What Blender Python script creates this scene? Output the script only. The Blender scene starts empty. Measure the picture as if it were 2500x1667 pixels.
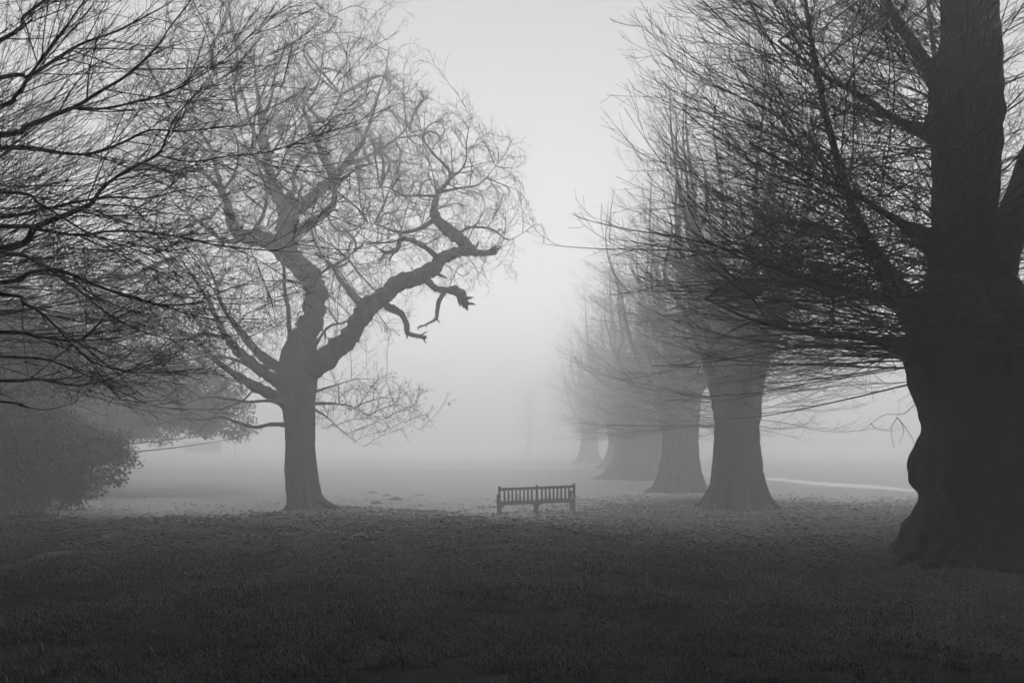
import bpy, math, random
import numpy as np
from mathutils import Vector, Matrix, noise

# ------------------------------------------------------------------ camera, sky, sun, exposure
SC = bpy.context.scene
COL = SC.collection
R = math.radians
CAM_Z = 1.75
F = 1944.0            # focal length in photograph pixels (28 mm on 36 mm, 2500 px wide)
CX, HY = 1250.0, 1112.0

cam_data = bpy.data.cameras.new('camera')
cam = bpy.data.objects.new('camera', cam_data)
COL.objects.link(cam)
cam.location = (0, 0, CAM_Z)
cam.rotation_euler = (R(90), 0, 0)
cam_data.sensor_width = 36.0
cam_data.lens = 28.0
cam_data.shift_y = (HY - 833.5) / 2500.0
cam_data.clip_start = 0.05
cam_data.clip_end = 3000
SC.camera = cam

SUN_EL, SUN_AZ = R(50), R(165)      # veiled low winter sun, from behind, over the added shade trees
world = bpy.data.worlds.new('World')
SC.world = world
world.use_nodes = True
wn = world.node_tree
wn.nodes.clear()
sky = wn.nodes.new('ShaderNodeTexSky')
sky.sky_type = 'NISHITA'
sky.sun_disc = False
sky.sun_elevation = SUN_EL
sky.sun_rotation = SUN_AZ
sky.air_density = 1.0
sky.dust_density = 1.0
bw = wn.nodes.new('ShaderNodeRGBToBW')      # a black and white photograph
bg = wn.nodes.new('ShaderNodeBackground')
bg.inputs['Strength'].default_value = 0.15
out = wn.nodes.new('ShaderNodeOutputWorld')
wn.links.new(sky.outputs[0], bw.inputs[0])
wn.links.new(bw.outputs[0], bg.inputs['Color'])
wn.links.new(bg.outputs[0], out.inputs['Surface'])

sun_data = bpy.data.lights.new('sun', 'SUN')
sun_data.energy = 0.9
sun_data.angle = R(25)
sun = bpy.data.objects.new('sun', sun_data)
COL.objects.link(sun)
sdir = Vector((math.sin(SUN_AZ) * math.cos(SUN_EL), math.cos(SUN_AZ) * math.cos(SUN_EL), math.sin(SUN_EL)))
sun.rotation_euler = (-sdir).to_track_quat('-Z', 'Y').to_euler()

FOG_DENSITY = 0.027
FOG_ANISO = 0.0
vs = SC.view_settings
vs.view_transform = 'Standard'
vs.look = 'None'
vs.gamma = 1.0
vs.use_curve_mapping = False
vs.exposure = 1.75
SC.cycles.volume_bounces = 4
SC.cycles.max_bounces = 8
SC.cycles.diffuse_bounces = 2
SC.cycles.use_denoising = True
SC.cycles.use_adaptive_sampling = True
SC.cycles.adaptive_threshold = 0.04

# ------------------------------------------------------------------ helpers
rng = np.random.default_rng(7)
random.seed(7)


def P(px, py, d):
    """A point d metres in front of the camera, seen at photograph pixel (px, py)."""
    return np.array([(px - CX) * d / F, d, CAM_Z - (py - HY) * d / F])


def tag(o, label=None, cat=None, group=None, kind=None):
    if label: o['label'] = label
    if cat: o['category'] = cat
    if group: o['group'] = group
    if kind: o['kind'] = kind
    return o


def empty(name, loc):
    o = bpy.data.objects.new(name, None)
    o.location = loc
    o.empty_display_size = 0.3
    COL.objects.link(o)
    return o


def link_mesh(name, me, mat, parent=None):
    o = bpy.data.objects.new(name, me)
    if mat is not None and len(me.materials) == 0:
        me.materials.append(mat)
    COL.objects.link(o)
    if parent is not None:
        o.parent = parent
    return o


def np_mesh(name, verts, quads=None, tris=None, smooth=True):
    me = bpy.data.meshes.new(name)
    nq = 0 if quads is None else len(quads)
    nt = 0 if tris is None else len(tris)
    me.vertices.add(len(verts))
    me.vertices.foreach_set('co', np.ascontiguousarray(verts, dtype=np.float32).ravel())
    loops = []
    if nq: loops.append(np.asarray(quads, dtype=np.int32).ravel())
    if nt: loops.append(np.asarray(tris, dtype=np.int32).ravel())
    loops = np.concatenate(loops)
    me.loops.add(len(loops))
    me.loops.foreach_set('vertex_index', loops)
    starts = np.concatenate([np.arange(nq) * 4, nq * 4 + np.arange(nt) * 3]).astype(np.int32)
    me.polygons.add(nq + nt)
    me.polygons.foreach_set('loop_start', starts)
    me.polygons.foreach_set('use_smooth', np.full(nq + nt, smooth))
    me.update(calc_edges=True)
    return me


class Tubes:
    """Collects batches of tapered tubes and links them as one mesh."""
    def __init__(self):
        self.v, self.q, self.n = [], [], 0

    def add(self, paths, radii, sides=3):
        paths = np.asarray(paths, float)
        radii = np.asarray(radii, float)
        if paths.ndim == 2:
            paths, radii = paths[None], radii[None]
        T, N, _ = paths.shape
        if T == 0:
            return
        t = np.gradient(paths, axis=1)
        t /= np.linalg.norm(t, axis=2, keepdims=True) + 1e-9
        m = np.abs(t.mean(axis=1))
        ref = np.eye(3)[np.argmin(m, axis=1)][:, None, :]
        u = np.cross(t, np.broadcast_to(ref, t.shape))
        u /= np.linalg.norm(u, axis=2, keepdims=True) + 1e-9
        w = np.cross(t, u)
        a = np.arange(sides) * (2 * math.pi / sides)
        ring = (u[:, :, None, :] * np.cos(a)[None, None, :, None] + w[:, :, None, :] * np.sin(a)[None, None, :, None])
        V = paths[:, :, None, :] + ring * radii[:, :, None, None]
        idx = np.arange(T * N * sides).reshape(T, N, sides) + self.n
        a0 = idx[:, :-1, :]
        a1 = np.roll(a0, -1, axis=2)
        b0 = idx[:, 1:, :]
        b1 = np.roll(b0, -1, axis=2)
        q = np.stack([a0, a1, b1, b0], axis=-1).reshape(-1, 4)
        self.v.append(V.reshape(-1, 3))
        self.q.append(q)
        self.n += T * N * sides

    def build(self, name, mat, parent=None, origin=(0, 0, 0)):
        v = np.concatenate(self.v) - np.asarray(origin)[None, :]
        return link_mesh(name, np_mesh(name, v, np.concatenate(self.q)), mat, parent)


def catmull(pts, n):
    """Resample a polyline (any columns) as a Catmull-Rom spline with n points."""
    pts = np.asarray(pts, float)
    p = np.vstack([2 * pts[0] - pts[1], pts, 2 * pts[-1] - pts[-2]])
    k = len(pts) - 1
    s = np.linspace(0, k - 1e-6, n)
    i = s.astype(int)
    f = (s - i)[:, None]
    p0, p1, p2, p3 = p[i], p[i + 1], p[i + 2], p[i + 3]
    return 0.5 * (2 * p1 + (p2 - p0) * f + (2 * p0 - 5 * p1 + 4 * p2 - p3) * f ** 2 + (3 * p1 - p0 - 3 * p2 + p3) * f ** 3)


def norm(a):
    return a / (np.linalg.norm(a, axis=-1, keepdims=True) + 1e-9)


def grow(start, d, length, r0, N, wig, trop=(0, 0, 0), trop_tip=None, r1=0.003, power=1.0):
    """T branches at once: start (T,3), direction (T,3), length (T,), radius (T,). Returns paths and radii."""
    T = len(start)
    pts = np.empty((T, N, 3))
    pts[:, 0] = start
    d = norm(d.copy())
    trop = np.asarray(trop, float)
    step = (length / (N - 1))[:, None]
    bend = np.zeros((T, 3))
    for i in range(1, N):
        bend = 0.62 * bend + 0.72 * wig * rng.standard_normal((T, 3))
        f = i / (N - 1)
        g = trop if trop_tip is None else trop * (1 - f) + np.asarray(trop_tip, float) * f
        d = norm(d + bend + 0.35 * wig * rng.standard_normal((T, 3)) + g)
        pts[:, i] = pts[:, i - 1] + d * step
    s = np.linspace(0, 1, N)[None, :]
    rad = r0[:, None] * (1 - s) ** power + r1 * s
    return pts, np.maximum(rad, r1 * 0.8)


def sample(paths, radii, k, s0, s1):
    """k stratified places on every path: position, tangent, radius, s, parent index."""
    T, N, _ = paths.shape
    s = (np.arange(k)[None, :] + rng.random((T, k))) / k
    s = s0 + (s1 - s0) * s
    f = s * (N - 1)
    i = np.minimum(f.astype(int), N - 2)
    fr = (f - i)[..., None]
    ti = np.arange(T)[:, None]
    a, b = paths[ti, i], paths[ti, i + 1]
    pos = a * (1 - fr) + b * fr
    rad = radii[ti, i] * (1 - fr[..., 0]) + radii[ti, i + 1] * fr[..., 0]
    return (pos.reshape(-1, 3), norm(b - a).reshape(-1, 3), rad.ravel(), s.ravel(), np.repeat(np.arange(T), k))


def side_dirs(tan, ang, flat=0.0, up=0.0):
    """Directions leaving a tangent at angle ang; flat > 0 keeps the sprays near the horizontal plane."""
    T = len(tan)
    rnd = rng.standard_normal((T, 3))
    perp = norm(rnd - (rnd * tan).sum(1, keepdims=True) * tan)
    if flat > 0:
        hor = np.cross(tan, np.array([0, 0, 1.0]))
        hor = norm(hor + 1e-4) * rng.choice([-1, 1], T)[:, None]
        perp = norm(perp * (1 - flat) + hor * flat)
    d = np.cos(ang)[:, None] * tan + np.sin(ang)[:, None] * perp
    d[:, 2] += up
    return norm(d)


# ------------------------------------------------------------------ materials (grey: the photograph is black and white)
def new_mat(name):
    m = bpy.data.materials.new(name)
    m.use_nodes = True
    nt = m.node_tree
    b = nt.nodes['Principled BSDF']
    return m, nt, b


def grey(v):
    return (v, v, v, 1)


def noise_mat(name, lo, hi, scale=8.0, rough=0.85, stretch=(1, 1, 1), bump=0.0, bump_scale=None, spec=0.3, bump_dist=0.02, detail=6.0):
    m, nt, b = new_mat(name)
    tc = nt.nodes.new('ShaderNodeTexCoord')
    mp = nt.nodes.new('ShaderNodeMapping')
    mp.inputs['Scale'].default_value = stretch
    nz = nt.nodes.new('ShaderNodeTexNoise')
    nz.inputs['Scale'].default_value = scale
    nz.inputs['Detail'].default_value = detail
    nz.inputs['Roughness'].default_value = 0.65
    cr = nt.nodes.new('ShaderNodeValToRGB')
    cr.color_ramp.elements[0].position = 0.3
    cr.color_ramp.elements[0].color = grey(lo)
    cr.color_ramp.elements[1].position = 0.7
    cr.color_ramp.elements[1].color = grey(hi)
    L = nt.links.new
    L(tc.outputs['Object'], mp.inputs['Vector'])
    L(mp.outputs[0], nz.inputs['Vector'])
    L(nz.outputs['Fac'], cr.inputs[0])
    L(cr.outputs[0], b.inputs['Base Color'])
    b.inputs['Roughness'].default_value = rough
    b.inputs['Specular IOR Level'].default_value = spec
    if bump:
        n2 = nt.nodes.new('ShaderNodeTexNoise')
        n2.inputs['Scale'].default_value = bump_scale or scale
        n2.inputs['Detail'].default_value = 8
        bp = nt.nodes.new('ShaderNodeBump')
        bp.inputs['Strength'].default_value = bump
        bp.inputs['Distance'].default_value = bump_dist
        L(mp.outputs[0], n2.inputs['Vector'])
        L(n2.outputs['Fac'], bp.inputs['Height'])
        L(bp.outputs[0], b.inputs['Normal'])
    return m


M_LIME = noise_mat('lime_bark', 0.008, 0.045, 11.0, 0.9, (1, 1, 0.22), 0.9, 7.0, 0.2, 0.05)
M_OAK = noise_mat('oak_bark', 0.008, 0.075, 16.0, 0.92, (1, 1, 0.3), 1.0, 10.0, 0.2, 0.05)
M_OAKTWIG = noise_mat('oak_twig', 0.10, 0.22, 3.0, 0.8)
M_TWIG = noise_mat('twig_bark', 0.045, 0.12, 3.0, 0.7, spec=0.4)
M_WOOD = noise_mat('weathered_timber', 0.03, 0.065, 9.0, 0.75, (0.3, 6, 6), 0.4, 14.0, 0.3, 0.004)
M_PATH = noise_mat('gravel', 0.48, 0.62, 20.0, 0.95, bump=0.3, bump_dist=0.01)
M_LEAF = noise_mat('evergreen_leaf', 0.015, 0.03, 3.0, 0.55, spec=0.4)
M_DEAD = noise_mat('dead_leaf', 0.05, 0.13, 2.0, 0.8)
M_SOIL = noise_mat('soil', 0.02, 0.045, 12.0, 0.95, bump=0.6, bump_dist=0.04)
M_PALE = noise_mat('bleached_stalk', 0.25, 0.45, 10.0, 0.7)
M_BOARD = noise_mat('painted_board', 0.05, 0.08, 4.0, 0.7)


# ------------------------------------------------------------------ terrain
def sm(a, b, x):
    t = np.clip((x - a) / (b - a), 0, 1)
    return t * t * (3 - 2 * t)


def gauss(x, y, cx, cy, sx, sy, rot=0.0):
    c, s = math.cos(rot), math.sin(rot)
    dx, dy = x - cx, y - cy
    u, v = dx * c + dy * s, -dx * s + dy * c
    return np.exp(-0.5 * ((u / sx) ** 2 + (v / sy) ** 2))


OAK = np.array([-5.97, 23.0])
LIMES = [(7.55, 12.5), (7.05, 25.0), (7.8, 37.0), (7.75, 48.0), (8.35, 59.5), (7.35, 75.5)]


def ground_z(x, y):
    x = np.asarray(x, float)
    y = np.asarray(y, float)
    z = 1.05 * sm(28, 78, y) + 1.5 * sm(70, 170, y) + 2.0 * sm(150, 600, y)
    left = 1 - sm(-4.0, 3.0, x)
    edge = np.interp(x, [-30, -12, -8.4, -7.2, -6.2, -4.2, -2, 1, 4], [16.6, 16.6, 16.4, 19.0, 23.2, 23.4, 21.0, 14.0, 8.0])
    fall = np.interp(x, [-30, -8, -4.5, -2, 1, 4], [2.6, 2.6, 2.4, 5.0, 9.0, 14.0])
    z = z + 0.30 * (1 - sm(0, 1, (y - edge) / fall)) * (1 - sm(2.5, 7.0, x))
    z = z - 0.16 * left * sm(17, 22, y) * (1 - sm(28, 50, y))
    z = z + 0.42 * gauss(x, y, -13.4, 18.3, 2.9, 1.7, 0.06)
    z = z + 0.07 * gauss(x, y, OAK[0] + 0.1, OAK[1] - 0.2, 1.6, 1.4)
    z = z + 0.12 * gauss(x, y, 7.6, 12.4, 2.6, 2.2)
    z = z + 0.12 * gauss(x, y, 7.05, 25.0, 2.4, 2.0)
    near = 1 - sm(35, 80, np.hypot(x, y))
    z = z + near * (0.035 * np.sin(x * 0.9 + 1.3 * np.sin(y * 0.31)) * np.sin(y * 0.7 + 0.5)
                    + 0.018 * np.sin(x * 2.3 + y * 1.1) * np.sin(y * 2.9 - x * 0.8))
    return z


def hit(px, py, dmin=4.0, dmax=140.0):
    """Where the ray through a photograph pixel meets the ground."""
    d = np.linspace(dmin, dmax, 6000)
    x = (px - CX) * d / F
    z = CAM_Z - (py - HY) * d / F
    k = np.argmax(z <= ground_z(x, d))
    return np.array([x[k], d[k], float(ground_z(x[k], d[k]))])


def graded(lo, hi, fine_lo, fine_hi, step, growth=1.13):
    c = list(np.arange(fine_lo, fine_hi + 1e-6, step))
    s, v = step, fine_hi
    while v < hi:
        s *= growth; v += s; c.append(min(v, hi))
    s, v = step, fine_lo
    while v > lo:
        s *= growth; v -= s; c.insert(0, max(v, lo))
    return np.array(c)


gx = graded(-620, 620, -17, 15, 0.12)
gy = graded(-120, 820, 3.0, 29.0, 0.12)
X, Y = np.meshgrid(gx, gy)
Z = ground_z(X, Y)
nearm = (1 - sm(24, 45, np.hypot(X, Y)))
sel = nearm > 0.02
lump = np.zeros(X.shape)
lump[sel] = [0.6 * noise.noise(Vector((a * 1.6, b * 1.6, 3.0))) + 0.5 * noise.noise(Vector((a * 3.7, b * 3.7, 9.0))) for a, b in zip(X[sel], Y[sel])]
Z += nearm * (0.06 * lump + 0.010 * rng.standard_normal(X.shape))
ny, nx = X.shape
ii = np.arange(nx * ny).reshape(ny, nx)
quads = np.stack([ii[:-1, :-1], ii[:-1, 1:], ii[1:, 1:], ii[1:, :-1]], -1).reshape(-1, 4)
me = np_mesh('ground', np.stack([X, Y, Z], -1).reshape(-1, 3), quads)


def dist_to_line(x, y, pts):
    best = np.full(np.shape(x), 1e9)
    for (x0, y0), (x1, y1) in zip(pts[:-1], pts[1:]):
        dx, dy = x1 - x0, y1 - y0
        t = np.clip(((x - x0) * dx + (y - y0) * dy) / (dx * dx + dy * dy), 0, 1)
        best = np.minimum(best, np.hypot(x - x0 - t * dx, y - y0 - t * dy))
    return best


trail_px = [(-120, 1415), (60, 1375), (160, 1340), (260, 1310), (360, 1288), (440, 1272)]
trail = [tuple(hit(*p)[:2]) for p in trail_px]
wear = 1 - sm(0.05, 0.32, dist_to_line(X, Y, trail))
at_ = me.attributes.new('wear', 'FLOAT', 'POINT')
at_.data.foreach_set('value', wear.astype(np.float32).ravel())

mown = sm(-3.0, 3.5, Y - (21.5 + 5.0 * sm(-2, 7, X)) + 1.0 * np.sin(X * 0.5) - 6.0 * gauss(X, Y, 7.5, 30, 3.2, 30))
at_ = me.attributes.new('mown', 'FLOAT', 'POINT')
at_.data.foreach_set('value', mown.astype(np.float32).ravel())
M_GROUND, nt, b = new_mat('turf')
L = nt.links.new
geo = nt.nodes.new('ShaderNodeNewGeometry')
n1 = nt.nodes.new('ShaderNodeTexNoise'); n1.inputs['Scale'].default_value = 0.9; n1.inputs['Detail'].default_value = 9; n1.inputs['Roughness'].default_value = 0.7
n2 = nt.nodes.new('ShaderNodeTexNoise'); n2.inputs['Scale'].default_value = 14; n2.inputs['Detail'].default_value = 6; n2.inputs['Roughness'].default_value = 0.7
for n_ in (n1, n2):
    L(geo.outputs['Position'], n_.inputs['Vector'])
mul = nt.nodes.new('ShaderNodeMath'); mul.operation = 'MULTIPLY'
L(n1.outputs['Fac'], mul.inputs[0]); L(n2.outputs['Fac'], mul.inputs[1])
cr = nt.nodes.new('ShaderNodeValToRGB')
cr.color_ramp.elements[0].position = 0.12; cr.color_ramp.elements[0].color = grey(0.018)
cr.color_ramp.elements[1].position = 0.45; cr.color_ramp.elements[1].color = grey(0.13)
L(mul.outputs[0], cr.inputs[0])
fa = nt.nodes.new('ShaderNodeAttribute'); fa.attribute_name = 'mown'
cr2 = nt.nodes.new('ShaderNodeValToRGB')
cr2.color_ramp.elements[0].position = 0.12; cr2.color_ramp.elements[0].color = grey(0.21)
cr2.color_ramp.elements[1].position = 0.45; cr2.color_ramp.elements[1].color = grey(0.35)
L(mul.outputs[0], cr2.inputs[0])
mf = nt.nodes.new('ShaderNodeMix'); mf.data_type = 'RGBA'
L(fa.outputs['Fac'], mf.inputs['Factor']); L(cr.outputs[0], mf.inputs['A']); L(cr2.outputs[0], mf.inputs['B'])
wa = nt.nodes.new('ShaderNodeAttribute'); wa.attribute_name = 'wear'
wm = nt.nodes.new('ShaderNodeMath'); wm.operation = 'MULTIPLY'
L(wa.outputs['Fac'], wm.inputs[0]); L(n2.outputs['Fac'], wm.inputs[1])
mx = nt.nodes.new('ShaderNodeMix'); mx.data_type = 'RGBA'
L(wm.outputs[0], mx.inputs['Factor']); L(mf.outputs['Result'], mx.inputs['A']); mx.inputs['B'].default_value = grey(0.34)
L(mx.outputs['Result'], b.inputs['Base Color'])
b.inputs['Roughness'].default_value = 0.95
b.inputs['Specular IOR Level'].default_value = 0.15
bp = nt.nodes.new('ShaderNodeBump'); bp.inputs['Strength'].default_value = 0.7; bp.inputs['Distance'].default_value = 0.04
L(n2.outputs['Fac'], bp.inputs['Height']); L(bp.outputs[0], b.inputs['Normal'])
ground = tag(link_mesh('ground', me, M_GROUND), 'damp dark park turf rising gently into the fog', 'ground', kind='structure')

# the pale path that comes in behind the big tree and crosses the field
path_line = [(34.0, 14.0), (25.5, 27.0), (19.3, 37.0), (15.5, 47.0), (12.0, 55.0), (6.5, 60.5), (-2.0, 62.0), (-12.0, 63.0), (-26.0, 66.0), (-42.0, 70.0), (-75.0, 78.0)]
pc = catmull(np.array(path_line), 160)
tn = norm(np.gradient(pc, axis=0))
nr = np.stack([-tn[:, 1], tn[:, 0]], 1)
cols = []
for k, off in enumerate((-1.0, -0.5, 0.0, 0.5, 1.0)):
    w = 1.05 + (0.10 * rng.standard_normal(len(pc)) if abs(off) == 1.0 else 0)
    q = pc + nr * (off * w if np.isscalar(w) else (off * w)[:, None])
    cols.append(np.stack([q[:, 0], q[:, 1], ground_z(q[:, 0], q[:, 1]) + (0.03 if abs(off) < 1 else 0.012)], 1))
pv = np.stack(cols, 1)
pi_ = np.arange(pv.shape[0] * 5).reshape(-1, 5)
pq = np.stack([pi_[:-1, :-1], pi_[:-1, 1:], pi_[1:, 1:], pi_[1:, :-1]], -1).reshape(-1, 4)
tag(link_mesh('path', np_mesh('path', pv.reshape(-1, 3), pq), M_PATH), 'pale gravel path crossing the foggy field', 'path', kind='structure')


# ------------------------------------------------------------------ trunks
def trunk_loft(profile, seed, n_ang=64, dz=0.09, lobes=0.2, lobe_h=0.7, z_low=-0.25, rough=0.03, flute=0.03):
    """Lofted trunk: profile rows are (height, radius, centre x, centre y); buttresses swell towards the ground."""
    pr = np.array(profile, float)
    zs = np.arange(z_low, pr[-1, 0] + 1e-6, dz)
    rs = np.random.default_rng(seed)
    k = np.arange(3, 12)
    ph = rs.random(len(k)) * 6.28
    am = rs.random(len(k)) * np.where((k > 4) & (k < 9), 1.0, 0.5)
    th = np.arange(n_ang) * 2 * math.pi / n_ang
    verts = []
    ctrl = catmull(pr, 40 * len(pr))
    for z in zs:
        zz = max(z, 0)
        r, cx, cy = (np.interp(zz, ctrl[:, 0], ctrl[:, c]) for c in (1, 2, 3))
        lob = (am[None] * np.cos(k[None] * th[:, None] + ph[None] + 0.12 * z)).sum(1) / am.sum() * 2.2
        lob = np.sign(lob) * np.abs(lob) ** 0.9
        A = lobes * math.exp(-zz / lobe_h) + flute
        rr = r * (1 + A * lob)
        for a, q in zip(th, rr):
            v = Vector((math.cos(a) * 2.2, math.sin(a) * 2.2, z * 0.9 + seed * 7.1))
            q = q * (1 + rough * 2.2 * noise.fractal(v, 1.0, 2.0, 4) + rough * 1.3 * noise.noise(v * 4.0))
            verts.append((cx + math.cos(a) * q, cy + math.sin(a) * q, z))
    nz = len(zs)
    idx = np.arange(nz * n_ang).reshape(nz, n_ang)
    a0, b0 = idx[:-1], idx[1:]
    q = np.stack([a0, np.roll(a0, -1, 1), np.roll(b0, -1, 1), b0], -1).reshape(-1, 4)
    verts = np.array(verts)
    top = len(verts)
    verts = np.vstack([verts, [ctrl[-1, 2], ctrl[-1, 3], zs[-1] + 0.08]])
    tr = np.stack([idx[-1], np.roll(idx[-1], -1), np.full(n_ang, top)], -1)
    return verts, q, tr


def limb_tube(pts, n=None, sides=10, gnarl=0.05, close=True):
    """pts rows (x, y, z, radius) -> smooth, slightly knobbly limb."""
    pts = np.asarray(pts, float)
    n = n or max(8, 5 * len(pts))
    c = catmull(pts, n)
    c[:, 3] = np.maximum(c[:, 3], 0.003) * (1 + gnarl * rng.standard_normal(n))
    c[1:-1, :3] += (gnarl * 0.6 * c[1:-1, 3])[:, None] * rng.standard_normal((n - 2, 3))
    if gnarl > 0.08:                       # old oak wood: knees and swellings
        kink = np.zeros(3)
        for q in range(1, n - 1):
            kink = 0.7 * kink + 0.09 * c[q, 3] * rng.standard_normal(3)
            c[q, :3] += kink * min(1.0, 3.0 * min(q, n - 1 - q) / n)
        c[:, 3] *= 1 + 0.03 * np.sin(np.cumsum(0.5 + 0.6 * rng.random(n)))
    if close:
        e = c[-1].copy()
        e[:3] += norm(c[-1, :3] - c[-2, :3]) * c[-1, 3] * 0.5
        e[3] = 0.002
        c = np.vstack([c, e])
    return c[:, :3], c[:, 3]


# ------------------------------------------------------------------ limes (the row on the right)
def lime_shoots(tw, paths, rads, weights, n, zlo, zhi, len_lo, len_hi, k2=7, k3=5, r_main=0.022, face=None, el=( -4, 62), zscale=1.0, min_r=0.0028, k4=0, zmin=None, taper=0.0, outline=None):
    """Epicormic shoots bursting from limbs: arching out, tips turning up, flat alternate sprays."""
    starts, dirs, lens, rr = [], [], [], []
    ws = np.array(weights, float); ws /= ws.sum()
    tries = 0
    while len(starts) < n and tries < n * 20:
        tries += 1
        j = rng.choice(len(paths), p=ws)
        p, r = paths[j], rads[j]
        f = rng.random() * (len(p) - 1.001)
        i = int(f); f -= i
        c = p[i] * (1 - f) + p[i + 1] * f
        rad = r[i] * (1 - f) + r[i + 1] * f
        if not (zlo <= c[2] <= zhi):
            continue
        a = rng.random() * 6.283 if face is None else rng.normal(face[0], face[1])
        radial = np.array([math.cos(a), math.sin(a), 0])
        t = (c[2] - zlo) / (zhi - zlo)
        e = R(el[0] + (el[1] - el[0]) * t ** 0.8 + rng.normal(0, 9))
        starts.append(c + radial * rad * 0.75)
        dirs.append(radial * math.cos(e) + np.array([0, 0, math.sin(e)]))
        lens.append((len_lo + (len_hi - len_lo) * rng.random() ** 0.8) * (1 - taper * t))
        rr.append(r_main * (0.6 + 0.8 * rng.random()) * (lens[-1] / len_hi) ** 0.5)
    starts, dirs, lens, rr = map(np.array, (starts, dirs, lens, rr))
    sp, sr = grow(starts, dirs, lens, rr, 13, 0.038, (0, 0, -0.042), (0, 0, 0.072), r1=min_r, power=0.8)
    if zmin is not None:
        ok = sp[:, :, 2].min(1) > zmin
        if outline is not None:
            ok &= outline(sp[:, -1])
        sp, sr, lens = sp[ok], sr[ok], lens[ok]
    tw.add(sp, sr, 4)
    # long forks
    pos, tan, rad, s, pa = sample(sp, sr, k2, 0.12, 0.95)
    ang = R(27) + R(9) * rng.standard_normal(len(pos))
    d = side_dirs(tan, ang, flat=0.55, up=0.02)
    ln = lens[pa] * (0.16 + 0.34 * (1 - s)) * (0.6 + 0.8 * rng.random(len(pos)))
    p2, r2 = grow(pos, d, ln, np.minimum(rad * 0.65, 0.0065), 7, 0.058, (0, 0, -0.026), (0, 0, 0.09), r1=min_r)
    if zmin is not None:
        ok = p2[:, :, 2].min(1) > zmin
        if outline is not None:
            ok &= outline(p2[:, -1] + np.array([0.7, 0, 0]))
        p2, r2, ln = p2[ok], r2[ok], ln[ok]
    tw.add(p2, r2, 3)
    pos, tan, rad, s, pa = sample(p2, r2, k3, 0.15, 0.95)
    ang = R(33) + R(10) * rng.standard_normal(len(pos))
    d = side_dirs(tan, ang, flat=0.45, up=0.05)
    l3 = np.maximum(ln[pa] * (0.2 + 0.35 * (1 - s)) * (0.6 + 0.8 * rng.random(len(pos))), 0.12)
    p3, r3 = grow(pos, d, l3, np.minimum(rad * 0.7, 0.0042), 4, 0.085, (0, 0, 0.0), (0, 0, 0.07), r1=min_r * 0.8)
    tw.add(p3, r3, 3)
    if k4:
        pos, tan, rad, s, pa = sample(p3, r3, k4, 0.2, 0.9)
        d = side_dirs(tan, R(40) + R(8) * rng.standard_normal(len(pos)), flat=0.4, up=0.08)
        l4 = np.maximum(l3[pa] * (0.25 + 0.3 * rng.random(len(pos))), 0.05)
        p4, r4 = grow(pos, d, l4, np.minimum(rad * 0.8, 0.004), 3, 0.12, r1=min_r * 0.7)
        tw.add(p4, r4, 3)


def add_roots(root, n, r_in, r_out, thick, seed):
    rs = np.random.default_rng(seed)
    for k in range(n):
        a = (k + 0.6 * rs.random()) * 6.283 / n
        ro = r_out * (0.75 + 0.5 * rs.random())
        bend_ = rs.normal(0, 0.22)
        rows = []
        for f, h in ((0, .75), (.22, .42), (.45, .2), (.7, .07), (1, -.07)):
            aa = a + bend_ * f * f
            q = r_in * 0.72 + (ro - r_in * 0.72) * f
            rows.append((math.cos(aa) * q, math.sin(aa) * q, h * (0.8 + 0.4 * rs.random()) if f < 1 else -.08, thick * (1.15 - 0.85 * f)))
        p, r = limb_tube(rows, n=16, gnarl=0.05)
        t = Tubes(); t.add(p, r, 9); t.build('root', M_LIME, root)


def finish_trunk(name, loft, mat, parent):
    v, q, t = loft
    return link_mesh(name, np_mesh(name, v, q, t), mat, parent)


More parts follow.
